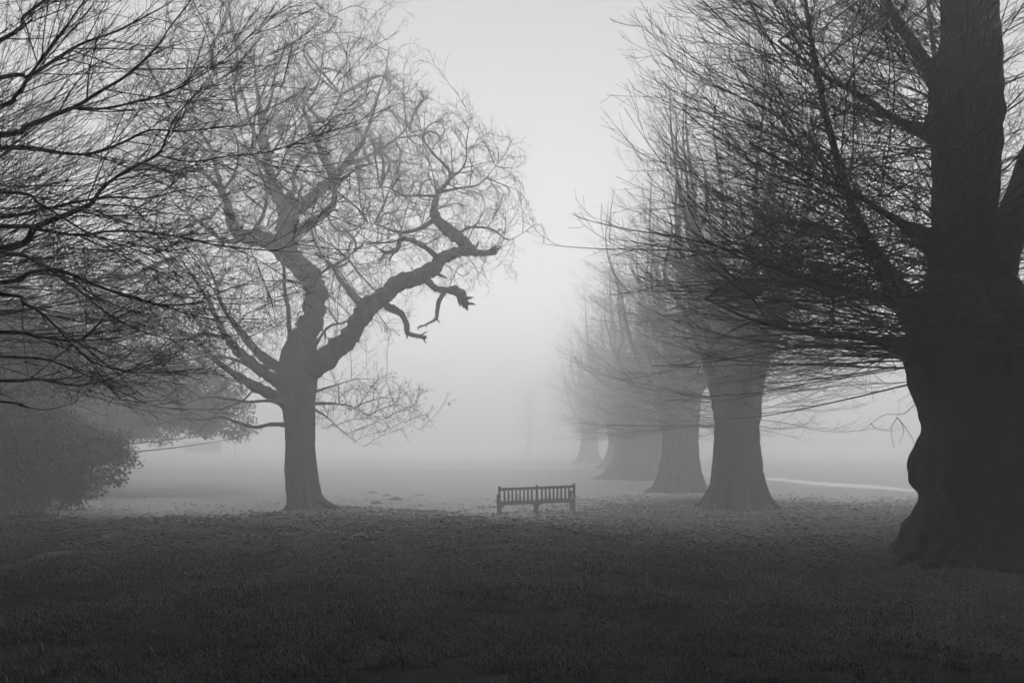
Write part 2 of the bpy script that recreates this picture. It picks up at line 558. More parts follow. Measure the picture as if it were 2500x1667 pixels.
def near_lime():
    x0, y0 = LIMES[0]
    z0 = float(ground_z(x0, y0))
    root = empty('lime_tree', (x0, y0, z0))
    tag(root, 'huge dark lime trunk at the right edge, nearest of the row', 'tree', 'old lime trees in a row')
    o = np.array([x0, y0, z0])
    prof = [(0, 1.30, .02, 0), (.22, 1.17, 0, 0), (.5, 1.12, 0, 0), (.95, .96, .02, 0), (1.2, 1.02, 0, 0), (1.7, 1.05, 0, 0), (2.05, .97, .02, 0), (2.5, 1.03, -.02, 0),
            (3.0, 1.12, -.08, 0), (3.5, 1.05, -.12, 0), (3.9, .86, -.2, 0), (4.4, .60, -.36, 0), (5.2, .45, -.43, 0), (6.2, .45, -.38, .05), (7.2, .50, -.36, .1), (8.2, .42, -.32, .1), (9.2, .26, -.25, .1)]
    finish_trunk('trunk', trunk_loft(prof, 3, 110, 0.055, 0.24, 0.75, rough=0.045, flute=0.05), M_LIME, root)
    def pl(rows):
        a = []
        for (px, py, d, r) in rows:
            a.append(np.append(P(px, py, d) - o, r))
        return a
    stems = [
        pl([(2390, 800, 12.5, .38), (2450, 600, 12.6, .27), (2510, 430, 12.7, .23), (2570, 250, 12.8, .2), (2620, 60, 12.9, .17), (2660, -260, 13, .1), (2680, -560, 13.1, .03)]),
        pl([(2330, 900, 12.4, .40), (2235, 770, 12.1, .23), (2165, 670, 11.9, .14), (2095, 540, 11.8, .075), (2045, 390, 11.8, .055), (2005, 230, 11.8, .04), (1975, 60, 11.9, .03), (1950, -120, 12, .015)]),
        pl([(2365, 420, 12.6, .34), (2300, 230, 12.9, .15), (2230, 110, 13.1, .09), (2150, -20, 13.3, .06), (2080, -220, 13.5, .05), (2040, -450, 13.6, .02)]),
        pl([(2370, 180, 12.7, .34), (2330, 20, 12.5, .2), (2310, -200, 12.4, .15), (2280, -480, 12.3, .08), (2260, -760, 12.2, .03)]),
        pl([(2380, 160, 12.7, .34), (2400, -20, 12.6, .22), (2410, -260, 12.8, .16), (2440, -500, 12.9, .1), (2450, -760, 13, .03)]),
        pl([(2480, 860, 12.9, .42), (2590, 700, 13.4, .2), (2680, 520, 13.9, .12), (2740, 280, 14.2, .06), (2780, 20, 14.4, .03)]),
        pl([(2420, 860, 13.0, .42), (2400, 640, 13.9, .18), (2330, 440, 14.6, .09), (2290, 200, 15, .05), (2260, -40, 15.2, .03)]),
        pl([(2300, 330, 12.6, .2), (2200, 300, 12.4, .06), (2110, 240, 12.2, .045), (2020, 190, 12.1, .03), (1900, 100, 12, .02)]),
        pl([(2290, 600, 12.3, .24), (2190, 540, 11.9, .06), (2080, 470, 11.6, .04), (1960, 420, 11.4, .025), (1830, 350, 11.2, .02)]),
        pl([(2270, 760, 12.2, .28), (2130, 720, 11.7, .06), (2000, 690, 11.4, .04), (1880, 650, 11.1, .025), (1760, 590, 10.9, .008)]),
        pl([(2260, 860, 12.3, .28), (2130, 830, 11.9, .055), (1990, 815, 11.6, .035), (1850, 785, 11.5, .022), (1720, 730, 11.4, .008)]),
    ]
    P_, R_ = [], []
    for rows in stems:
        p, r = limb_tube(rows, sides=12, gnarl=0.04)
        t = Tubes(); t.add(p, r, 12)
        t.build('branch', M_LIME, root)
        P_.append(p); R_.append(r)
    mz = np.linspace(2.4, 9.0, 30)
    pr = np.array(prof)
    mp = np.stack([np.interp(mz, pr[:, 0], pr[:, 2]), np.interp(mz, pr[:, 0], pr[:, 3]), mz], 1)
    mr = np.interp(mz, pr[:, 0], pr[:, 1])
    tw = Tubes()
    crown = lambda e: e[:, 0] > -6.9 + 0.44 * np.maximum(0, e[:, 2] - 5.2) + 1.0 * np.maximum(0, 3.6 - e[:, 2]) + 0.25 * rng.standard_normal(len(e))
    # shoots from trunk and limbs, all the way round
    lime_shoots(tw, [mp] + P_, [mr] + R_, [2.4, .7, 1.6, .9, .5, .5, .6, .7, .5, .7, .9, .9], 490, 2.8, 12.0, 1.9, 4.3, 6, 4, 0.0125, el=(6, 40), zmin=2.3, taper=0.35, outline=crown)
    # denser fan on the open side, towards the field
    lime_shoots(tw, [mp, P_[1]], [mr, R_[1]], [1.2, 1], 300, 2.8, 9.0, 2.3, 4.6, 6, 4, 0.0125, face=(math.pi + 0.05, 0.6), el=(6, 38), zmin=2.3, taper=0.4, outline=crown)
    for rows in ([(2235, 985, 12.1), (2205, 1010, 12.0), (2160, 1012, 11.9), (2125, 1035, 11.9), (2103, 1052, 11.9)], [(2190, 1018, 12.0), (2215, 1050, 12.0), (2232, 1085, 12.0), (2226, 1128, 12.0)],
                 [(2195, 1022, 12.0), (2206, 1050, 12.0), (2196, 1082, 12.0)], [(2190, 1018, 12.0), (2175, 1050, 11.9), (2183, 1094, 11.9)], [(2125, 1033, 11.9), (2140, 1046, 11.9), (2170, 1049, 11.9)]):
        a = [np.append(P(*q) - o, 0.006 * (1 - 0.7 * k_ / (len(rows) - 1))) for k_, q in enumerate(rows)]
        p, r = limb_tube(a, n=14, gnarl=0.1)
        tw.add(p, r, 4)
    add_roots(root, 10, 1.2, 1.55, 0.17, 77)
    w = tw.build('twigs', M_TWIG, root)
    tag(w, kind='stuff')
    return root


def lime_proto(seed, height, n_shoots, n_stems, prof=None):
    """A tall lime with many upright stems on a fluted bole; returns root with trunk, branches, twigs."""
    global rng
    keep, rng = rng, np.random.default_rng(seed)
    root = empty('lime_tree', (0, 0, 0))
    prof = prof or [(0, 1.18, .0, 0), (.18, 1.04, 0, 0), (.45, .92, 0, 0), (.9, .80, 0, 0), (1.5, .73, 0, 0), (2.2, .68, .0, 0), (2.7, .70, 0, 0), (3.3, .76, 0, 0), (4.2, .80, .03, 0), (5.2, .72, .0, 0), (6.2, .55, 0, 0), (7.0, .38, 0, 0)]
    finish_trunk('trunk', trunk_loft(prof, seed, 80, 0.08, 0.30, 0.8, rough=0.03, flute=0.045), M_LIME, root)
    add_roots(root, 9, 1.0, 1.6, 0.14, seed)
    P_, R_ = [], []
    for k in range(n_stems):
        a = k * 2.4 + rng.normal(0, .25)
        zs = 2.9 + 3.3 * (k / n_stems) + rng.normal(0, .2)
        lean = 0.6 + 2.4 * (1 - k / n_stems) * rng.random() + 0.4
        top = height * (0.72 + 0.3 * rng.random())
        if k % 4 == 0: top *= 0.75
        r0 = 0.13 + 0.05 * rng.random()
        rows = []
        for s in np.linspace(0, 1, 6):
            out_ = 0.35 + lean * (1 - (1 - s) ** 2.2)
            rows.append((math.cos(a) * out_ + rng.normal(0, .13), math.sin(a) * out_ + rng.normal(0, .13), zs + (top - zs) * s ** 1.05, r0 * (1 - s) ** 1.1 + 0.006))
        p, r = limb_tube(rows, n=20, sides=8, gnarl=0.05)
        t = Tubes(); t.add(p, r, 8); t.build('branch', M_LIME, root)
        P_.append(p); R_.append(r)
    mz = np.linspace(2.2, 6.8, 24)
    pr = np.array(prof)
    mp = np.stack([0 * mz, 0 * mz, mz], 1); mr = np.interp(mz, pr[:, 0], pr[:, 1])
    tw = Tubes()
    lime_shoots(tw, [mp] + P_, [mr] + R_, [5] + [1.0] * len(P_), n_shoots, 2.5, height * 0.95, 1.8, 4.6, 6, 5, 0.016, el=(0, 66), zmin=2.1, taper=0.35)
    lime_shoots(tw, [mp], [mr], [1], n_shoots // 3, 2.5, 6.8, 2.8, 5.0, 7, 5, 0.016, el=(0, 34), zmin=2.1)
    tag(tw.build('twigs', M_TWIG, root), kind='stuff')
    rng = keep
    return root


def copy_tree(o, parent=None):
    c = o.copy(); COL.objects.link(c); c.parent = parent
    for ch in o.children:
        copy_tree(ch, c)
    return c


near_lime()
la = lime_proto(11, 14.6, 300, 26)
lb = lime_proto(23, 14.8, 300, 25)
lime_labels = ['lime tree right behind the bench with wide fluted trunk, second of the row',
               'misty lime tree just left of the second trunk, third of the row',
               'pale lime tree in fog, fourth of the row',
               'faint lime tree in fog, fifth of the row',
               'palest lime tree at the far end of the row, standing apart by a bright gap']
for k, ((x, y), lab) in enumerate(zip(LIMES[1:], lime_labels)):
    src = (la, lb)[k % 2]
    o = src if k < 2 else copy_tree(src)
    o.location = (x, y, float(ground_z(x, y)) - 0.02)
    o.rotation_euler = (0, 0, (0.3, 2.2, 1.4, 4.0, 5.2)[k])
    s = (1.0, 1.03, 1.0, 0.97, 1.0)[k]
    g_ = (1.0, 1.15, 2.0, 1.7, 1.1)[k]
    o.scale = (s, s, s)
    for ch in o.children:
        if ch.name.startswith('trunk'):
            ch.scale = (g_, g_, 1.0)
    tag(o, lab, 'tree', 'old lime trees in a row')

# ------------------------------------------------------------------ the oak
OAK_Z = float(ground_z(OAK[0], OAK[1]))
oak = empty('oak_tree', (OAK[0], OAK[1], OAK_Z))
tag(oak, 'bare spreading oak on a low mound with one long broken limb reaching right', 'tree')
OO = np.array([OAK[0], OAK[1], OAK_Z])
mpp = 23.0 / F
prof = [(0, .60, .02, 0), (.12, .54, .0, 0), (.3, .50, -.01, 0), (.7, .46, -.06, 0), (1.3, .435, -.12, 0), (2.0, .42, -.15, 0), (2.6, .44, -.17, 0), (3.1, .48, -.20, 0), (3.5, .56, -.24, 0), (3.9, .58, -.24, 0), (4.3, .54, -.19, 0), (4.7, .45, -.15, 0), (5.0, .36, -.10, 0)]
finish_trunk('trunk', trunk_loft(prof, 5, 64, 0.07, 0.20, 0.35, rough=0.035, flute=0.02), M_OAK, oak)
D = 23.0
# limb rows: (px, py, depth offset, width in photo pixels); second value: how densely twigs grow, third: crown factor
OAK_LIMBS = [
    # S-shaped leader
    ([(735, 880, 0, 84), (736, 845, 0, 66), (745, 806, 0, 57), (766, 758, 0, 54), (768, 705, .05, 55), (744, 663, .1, 51), (714, 633, .1, 48), (701, 592, .15, 48), (703, 550, .2, 46), (707, 505, .2, 42), (713, 480, .2, 30)], 0.5),
    # leader, left fork straight up
    ([(704, 540, .2, 38), (680, 480, .3, 30), (661, 434, .4, 27), (648, 369, .5, 24), (640, 300, .6, 19), (631, 243, .7, 13), (622, 170, .8, 8), (617, 90, .9, 4)], 1.0),
    ([(648, 380, .5, 14), (615, 310, .2, 11), (598, 250, 0, 9), (575, 170, -.2, 6), (560, 80, -.3, 3)], 1.0),
    ([(638, 300, .6, 12), (665, 230, .9, 9), (672, 160, 1.1, 6), (690, 60, 1.2, 3)], 1.0),
    # right fork
    ([(712, 520, .2, 34), (755, 487, .1, 28), (790, 456, 0, 26), (816, 434, -.1, 25), (790, 390, -.2, 19), (776, 356, -.3, 16), (753, 296, -.4, 14), (742, 256, -.4, 12), (777, 204, -.5, 8), (790, 120, -.6, 5), (805, 40, -.6, 3)], 1.0),
    ([(814, 436, -.1, 22), (846, 399, .2, 19), (881, 356, .4, 15), (903, 303, .6, 12), (920, 243, .8, 9), (942, 173, .9, 6), (950, 110, 1, 3)], 1.0),
    ([(846, 399, .2, 13), (885, 388, .5, 11), (942, 356, .9, 9), (985, 321, 1.2, 7), (1028, 256, 1.5, 4)], 1.0),
    ([(760, 300, -.4, 10), (800, 290, -.9, 8), (832, 230, -1.3, 6), (850, 140, -1.5, 3)], 1.0),
    ([(724, 566, .15, 30), (777, 533, .5, 22), (812, 499, .8, 18), (822, 455, 1.0, 14), (859, 421, 1.3, 10), (905, 400, 1.6, 7), (960, 395, 1.9, 4)], 1.0),
    # heavy limb to the upper left
    ([(700, 625, .1, 40), (660, 590, -.1, 40), (612, 581, -.3, 38), (582, 572, -.5, 30), (567, 546, -.6, 24), (558, 510, -.8, 22), (541, 468, -.9, 18), (508, 434, -1.1, 13), (473, 390, -1.3, 9), (443, 340, -1.5, 5), (425, 280, -1.6, 3)], 1.0),
    ([(548, 480, -.8, 16), (530, 420, -.4, 13), (515, 365, -.1, 11), (480, 300, .1, 8), (465, 220, .3, 5), (455, 120, .4, 3)], 1.0),
    ([(600, 578, -.3, 18), (560, 590, .2, 14), (520, 570, .6, 12), (470, 530, 1.0, 9), (430, 500, 1.2, 6), (390, 440, 1.4, 3)], 1.0),
    ([(612, 575, -.3, 16), (640, 530, -.9, 12), (650, 470, -1.2, 10), (628, 400, -1.5, 8), (590, 330, -1.8, 5), (570, 220, -1.9, 3)], 1.0),
    ([(541, 468, -.9, 11), (575, 420, -1.3, 9), (580, 350, -1.6, 7), (550, 280, -1.8, 4), (530, 190, -1.9, 3)], 1.0),
    # long limb to the right, ending in a broken stub
    ([(742, 908, 0, 62), (790, 880, -.2, 58), (825, 852, -.3, 50), (851, 827, -.4, 46), (872, 795, -.5, 46), (897, 760, -.55, 48), (933, 730, -.6, 45), (979, 689, -.7, 42), (1035, 673, -.8, 38), (1060, 656, -.8, 34), (1086, 628, -.85, 30), (1127, 615, -.9, 27), (1167, 618, -.9, 17), (1195, 617, -.9, 15), (1206, 612, -.9, 22)], 0.45),
    ([(1150, 612, -.9, 26), (1130, 590, -.9, 30), (1101, 566, -.9, 29), (1065, 531, -.8, 26), (1063, 505, -.8, 19), (1068, 473, -.8, 15), (1098, 438, -.7, 12), (1094, 412, -.6, 11), (1059, 377, -.5, 9), (1033, 343, -.4, 6), (1000, 320, -.3, 4)], 1.3),
    ([(1063, 533, -.8, 16), (1029, 556, -.9, 13), (976, 568, -1.1, 10), (930, 552, -1.3, 6), (900, 545, -1.4, 4)], 1.0),
    ([(1066, 480, -.8, 11), (1030, 478, -.6, 9), (985, 477, -.4, 8), (945, 458, -.2, 6), (905, 462, 0, 3)], 1.0),
    ([(1110, 575, -.9, 12), (1150, 555, -.7, 9), (1200, 560, -.5, 7), (1240, 585, -.3, 5), (1275, 570, -.2, 3)], 1.2),
    ([(1070, 470, -.8, 11), (1120, 460, -1.1, 8), (1170, 450, -1.3, 6), (1215, 400, -1.5, 3)], 1.2),
    ([(1098, 440, -.7, 9), (1135, 400, -.9, 7), (1140, 340, -1.1, 5), (1150, 290, -1.2, 3)], 1.2),
    ([(1075, 635, -.8, 15), (1030, 598, -1.2, 13), (990, 583, -1.4, 12), (975, 590, -1.5, 11), (968, 610, -1.6, 11), (943, 617, -1.7, 9), (925, 608, -1.7, 4)], 0.5),
    ([(1040, 682, -.8, 18), (1065, 704, -1.0, 15), (1095, 708, -1.1, 16), (1111, 709, -1.1, 22), (1128, 725, -1.2, 24), (1137, 748, -1.2, 17)], 0.15),
    ([(1090, 706, -1.1, 12), (1072, 735, -1.2, 11), (1068, 760, -1.3, 10), (1064, 778, -1.3, 8), (1045, 790, -1.4, 5), (1020, 800, -1.5, 3)], 0.5),
    ([(945, 748, -.6, 22), (979, 765, -1.0, 16), (994, 793, -1.2, 13), (996, 812, -1.3, 12), (1020, 820, -1.4, 11), (1040, 825, -1.4, 8)], 0.4),
    # paler limb rising behind, back to the left
    ([(905, 755, -.2, 26), (876, 742, .6, 18), (841, 694, 1.3, 15), (810, 653, 1.8, 12), (785, 622, 2.1, 10), (760, 560, 2.5, 8), (770, 480, 2.8, 5), (790, 400, 3.0, 3)], 1.0),
    ([(810, 655, 1.8, 10), (850, 640, 2.4, 8), (852, 600, 2.8, 6), (880, 560, 3.1, 5), (900, 500, 3.3, 3)], 1.0),
    # second thin stem beside the leader
    ([(712, 850, -.3, 18), (706, 806, -.45, 15), (703, 755, -.5, 14), (694, 704, -.5, 12), (693, 655, -.5, 10), (680, 620, -.6, 6), (655, 560, -.7, 3)], 0.8),
    # lower limbs to the left
    ([(700, 945, -.2, 40), (657, 918, -.4, 31), (606, 877, -.7, 26), (555, 826, -1.0, 20), (530, 780, -1.1, 15), (500, 720, -1.2, 11), (460, 660, -1.3, 8), (420, 600, -1.4, 5), (380, 560, -1.5, 3)], 1.0),
    ([(690, 905, .1, 32), (637, 867, .5, 24), (586, 806, .9, 18), (545, 755, 1.2, 14), (528, 700, 1.5, 11), (505, 640, 1.7, 8), (470, 580, 1.9, 5), (440, 510, 2, 3)], 1.0),
    ([(700, 985, -.2, 34), (626, 944, -.6, 26), (586, 923, -.9, 21), (535, 888, -1.3, 16), (489, 842, -1.6, 12), (450, 815, -1.8, 9), (400, 800, -2, 6), (350, 770, -2.2, 3)], 1.0),
    ([(555, 826, -1.0, 14), (500, 815, -.6, 12), (440, 818, -.3, 9), (380, 800, -.1, 6), (310, 790, 0, 3)], 1.0),
    ([(640, 905, .2, 14), (580, 880, .8, 11), (520, 870, 1.2, 9), (450, 880, 1.6, 6), (380, 870, 1.8, 3)], 1.0),
    ([(700, 982, -.3, 15), (650, 978, -.7, 11), (606, 981, -1.0, 10), (555, 974, -1.3, 9), (504, 969, -1.6, 6), (440, 990, -1.8, 3)], 1.0),
    ([(698, 1036, -.2, 16), (660, 1036, -.6, 13), (626, 1042, -.8, 12), (590, 1034, -1.0, 11), (555, 1022, -1.2, 9), (530, 1017, -1.3, 8), (494, 1025, -1.5, 6), (443, 1022, -1.7, 5), (370, 1040, -1.9, 3)], 0.8),
    ([(620, 950, -.6, 9), (590, 980, -1.2, 7), (540, 1000, -1.6, 5), (480, 1060, -1.9, 3)], 0.8),
    # small limbs on the right below the fork
    ([(770, 985, -.3, 13), (810, 985, -.7, 9), (850, 990, -1.0, 6), (900, 1012, -1.3, 4), (960, 1022, -1.6, 2.5), (1035, 1052, -1.9, 1.2)], 1.5),
    ([(772, 955, .2, 11), (820, 940, .6, 6), (880, 925, .9, 4), (960, 930, 1.2, 1.5)], 1.5),
    ([(770, 1000, -.2, 10), (800, 1020, -.5, 6), (850, 1065, -.9, 3.5), (890, 1090, -1.2, 1.2)], 1.0),
    ([(760, 860, -.3, 12), (800, 800, -.7, 9), (845, 785, -1.0, 7), (880, 750, -1.2, 5), (930, 700, -1.4, 3)], 0.9),
    ([(760, 690, .1, 13), (800, 655, .1, 10), (830, 640, .1, 9), (870, 610, .1, 6), (920, 560, .1, 3)], 0.9),
]
OAK_ELL = [(P(690, 425, D), (4.6, 4.2, 4.95), 10.0), (P(1085, 500, D - .8), (2.4, 2.1, 2.5), 3.0), (P(935, 380, D), (1.9, 2.2, 2.0), 1.5),
           (P(470, 800, D - .8), (2.9, 2.8, 2.2), 3.4), (P(895, 990, D - .9), (1.9, 1.3, .85), .9), (P(790, 720, D), (2.4, 2.2, 1.7), 1.6)]
limb_parts, nodes, nroot, nrad = [], [], [], []
for li, (rows, dens) in enumerate(OAK_LIMBS):
    a = [np.append(P(px, py, D + dd) - OO, (w if w > 24 or dens < 0.6 else w * (0.62 + 0.38 * w / 24) - 0.9) * (D + dd) / F * 0.5) for (px, py, dd, w) in rows]
    p, r = limb_tube(a, n=7 * len(a), sides=12, gnarl=0.09)
    t = Tubes(); t.add(p, r, 10)
    if dens < 0.6:                        # broken snags and short dead spurs on the old wood
        ps, tn_, rd, ss_, pa = sample(p[None], r[None], 5, 0.45, 0.98)
        dd_ = side_dirs(tn_, R(55) + R(18) * rng.standard_normal(5))
        sp_, sr_ = grow(ps, dd_, rd + 0.08 + 0.25 * rng.random(5), np.clip(rd * 0.45, 0.012, 0.07), 6, 0.16, r1=0.008, power=0.6)
        t.add(sp_, sr_, 7)
        e_ = norm(p[-2] - p[-4])
        for _ in range(4):                # splintered end
            q_ = p[-3] + 0.5 * r[-4] * rng.standard_normal(3)
            t.add(np.stack([q_, q_ + e_ * r[-4] * (0.8 + 0.9 * rng.random()) + 0.3 * r[-4] * rng.standard_normal(3)]), np.array([r[-4] * 0.45, 0.006]), 6)
    limb_parts.append(t.build('branch', M_OAK, oak))
    if dens > 0.2:
        arc = np.concatenate([[0], np.cumsum(np.linalg.norm(np.diff(p, axis=0), axis=1))])
        want = np.arange(0.25 * arc[-1], arc[-1], 0.42 + 0.12 * rng.random())
        ks = np.unique(np.append(np.searchsorted(arc, want), len(p) - 1))
        ks = ks[ks < len(p)]
        nodes.append(p[ks]); nroot.append(np.full(len(ks), li)); nrad.append(np.maximum(r[ks], 0.012))
nodes, nroot, nrad = np.concatenate(nodes), np.concatenate(nroot), np.concatenate(nrad)
N_BASE = len(nodes)
att = []
wsum = sum(e[2] for e in OAK_ELL)
for c, rad, wt in OAK_ELL:
    n = int(11500 * wt / wsum)
    u = norm(rng.standard_normal((n, 3))) * (rng.random(n) ** 0.40)[:, None]
    att.append(c - OO + u * np.array(rad) * (1 + 0.10 * rng.standard_normal((n, 1))))
att = np.concatenate(att)
att = att[att[:, 2] > 2.0]
STEP, KILL, INFL = 0.16, 0.25, 1.9
parent = list(np.full(N_BASE, -1))
pos = [q for q in nodes]
root_of = list(nroot)
best_d = np.full(len(att), 1e9); best_i = np.zeros(len(att), int)


def closer(new_pts, first):
    for c0 in range(0, len(new_pts), 400):
        blk = new_pts[c0:c0 + 400]
        d2 = ((att[:, None, :] - blk[None]) ** 2).sum(2)
        m = d2.argmin(1); dm = d2[np.arange(len(att)), m]
        w_ = dm < best_d
        best_d[w_] = dm[w_]; best_i[w_] = m[w_] + first + c0


closer(nodes, 0)
alive = best_d > KILL ** 2
for it in range(70):
    sel = alive & (best_d < INFL ** 2)
    if not sel.any():
        break
    P_all = np.array(pos)
    dirs = norm(att[sel] - P_all[best_i[sel]])
    ids, inv = np.unique(best_i[sel], return_inverse=True)
    acc = np.zeros((len(ids), 3)); np.add.at(acc, inv, dirs)
    prev = P_all[ids] - P_all[np.where(np.array(parent)[ids] >= 0, np.array(parent)[ids], ids)]
    outw = norm(P_all[ids] - (P(740, 640, D) - OO))
    acc = norm(norm(acc) + 0.09 * rng.standard_normal(acc.shape) + 0.9 * prev / STEP + 0.45 * outw + np.array([0, 0, 0.20]))
    newp = P_all[ids] + acc * STEP
    first = len(pos)
    pos.extend(newp); parent.extend(ids); root_of.extend(np.array(root_of)[ids])
    closer(newp, first)
    alive &= best_d > KILL ** 2
pos, parent, root_of = np.array(pos), np.array(parent), np.array(root_of)
NN = len(pos)
kids = [[] for _ in range(NN)]
for k in range(N_BASE, NN):
    kids[parent[k]].append(k)
area = np.zeros(NN)
for k in range(NN - 1, N_BASE - 1, -1):
    if area[k] == 0:
        area[k] = 0.0056 ** 1.85
    if parent[k] >= N_BASE:
        area[parent[k]] += area[k]
rad_n = np.minimum(area ** (1 / 1.85), 0.10)
tws = [Tubes() for _ in OAK_LIMBS]
starts = [(c, k) for k in range(N_BASE) for c in kids[k]]
tip_p, tip_t, tip_r, tip_root = [], [], [], []
while starts:
    k, par = starts.pop()
    chain = [par, k]
    while kids[k]:
        ks = sorted(kids[k], key=lambda q: -area[q])
        for q in ks[1:]:
            starts.append((q, k))
        k = ks[0]
        chain.append(k)
    c = pos[chain]
    rr = rad_n[chain].copy()
    rr[0] = min(rr[1] * 1.15, nrad[par] if par < N_BASE else rr[1] * 1.15)
    if len(c) > 3:
        for _ in range(2):
            c[1:-1] = 0.25 * c[:-2] + 0.5 * c[1:-1] + 0.25 * c[2:]
    ro = root_of[chain[1]]
    tws[ro].add(c, rr, 5 if rr[0] > 0.02 else 3)
    tg = norm(np.gradient(c, axis=0))
    for q in range(1, len(c)):
        if rr[q] < 0.014:
            tip_p.append(c[q]); tip_t.append(tg[q]); tip_r.append(rr[q]); tip_root.append(ro)
tip_p, tip_t, tip_r, tip_root = np.array(tip_p), np.array(tip_t), np.array(tip_r), np.array(tip_root)
leaf_pos = []
for li, (rows, dens) in enumerate(OAK_LIMBS):
    m = np.where(tip_root == li)[0]
    low = dens >= 1.5
    if len(m):
        m = np.repeat(m, 2)[rng.random(2 * len(m)) < 0.55]
        d = side_dirs(tip_t[m], R(42) + R(13) * rng.standard_normal(len(m)), up=0.0 if low else 0.15)
        ln = 0.16 + 0.32 * rng.random(len(m)) ** 1.5
        p3, r3 = grow(tip_p[m], d, ln, np.minimum(tip_r[m] * 0.7, 0.0055), 3, 0.15, (0, 0, 0.06), r1=0.0034)
        tws[li].add(p3, r3, 3)
        ps, tn_, rd, ss_, pa = sample(p3, r3, 2, 0.2, 0.9)
        d = side_dirs(tn_, R(40) + R(12) * rng.standard_normal(len(ps)), up=0.1)
        p4, r4 = grow(ps, d, ln[pa] * (0.3 + 0.35 * rng.random(len(ps))), np.minimum(rd * 0.8, 0.0042), 2, 0.12, r1=0.003)
        tws[li].add(p4, r4, 3)
        if low:
            leaf_pos.append(p4[:, -1][rng.random(len(p4)) < 0.10])
    if tws[li].n:
        tag(tws[li].build('twigs', M_OAKTWIG, limb_parts[li]), kind='stuff')

# a few withered leaves still hanging on the low right sprays
def leaf_mesh_at(pos, size, mat, name, parent, droop=True):
    n = len(pos)
    a = rng.random(n) * 6.283
    sz = size * (0.6 + 0.8 * rng.random(n))
    ax = np.stack([np.cos(a) * .5, np.sin(a) * .5, -np.ones(n) * (0.9 if droop else 0.1)], 1) + 0.4 * rng.standard_normal((n, 3))
    ax = norm(ax)
    sd = norm(np.cross(ax, rng.standard_normal((n, 3))))
    nm = np.cross(ax, sd)
    prof_ = [(0, 0, 0), (.35, .42, .10), (.75, .38, .12), (1, 0, -.05), (.75, -.38, .12), (.35, -.42, .10), (.5, 0, 0)]
    V = np.stack([pos + ax * (u * sz)[:, None] + sd * (w * sz)[:, None] + nm * (h * sz)[:, None] for u, w, h in prof_], 1)
    base = (np.arange(n) * 7)[:, None]
    tri = np.concatenate([base + np.array(t_) for t_ in ((0, 1, 6), (1, 2, 6), (2, 3, 6), (3, 4, 6), (4, 5, 6), (5, 0, 6))])
    return link_mesh(name, np_mesh(name, V.reshape(-1, 3), None, tri), mat, parent)


lp = np.concatenate(leaf_pos)
tag(leaf_mesh_at(lp, 0.06, M_DEAD, 'withered_leaves', oak), 'few withered leaves left on the lowest twigs', kind='stuff')
# surface roots
for rows in ([(765, 1200, 0, 30), (786, 1222, -.1, 22), (808, 1234, -.15, 18), (832, 1244, -.2, 14), (862, 1256, -.25, 5)],
             [(722, 1215, 0, 24), (704, 1234, -.1, 18), (690, 1241, -.15, 14), (672, 1248, -.2, 5)]):
    a = []
    for (px, py, dd, w) in rows:
        q = P(px, py, D + dd)
        q[2] = min(q[2], float(ground_z(q[0], q[1])) + 0.10) if py > 1225 else q[2]
        a.append(np.append(q - OO, w * D / F * 0.5))
    p, r = limb_tube(a, sides=10, gnarl=0.08)
    t = Tubes(); t.add(p, r, 10); t.build('root', M_OAK, oak)

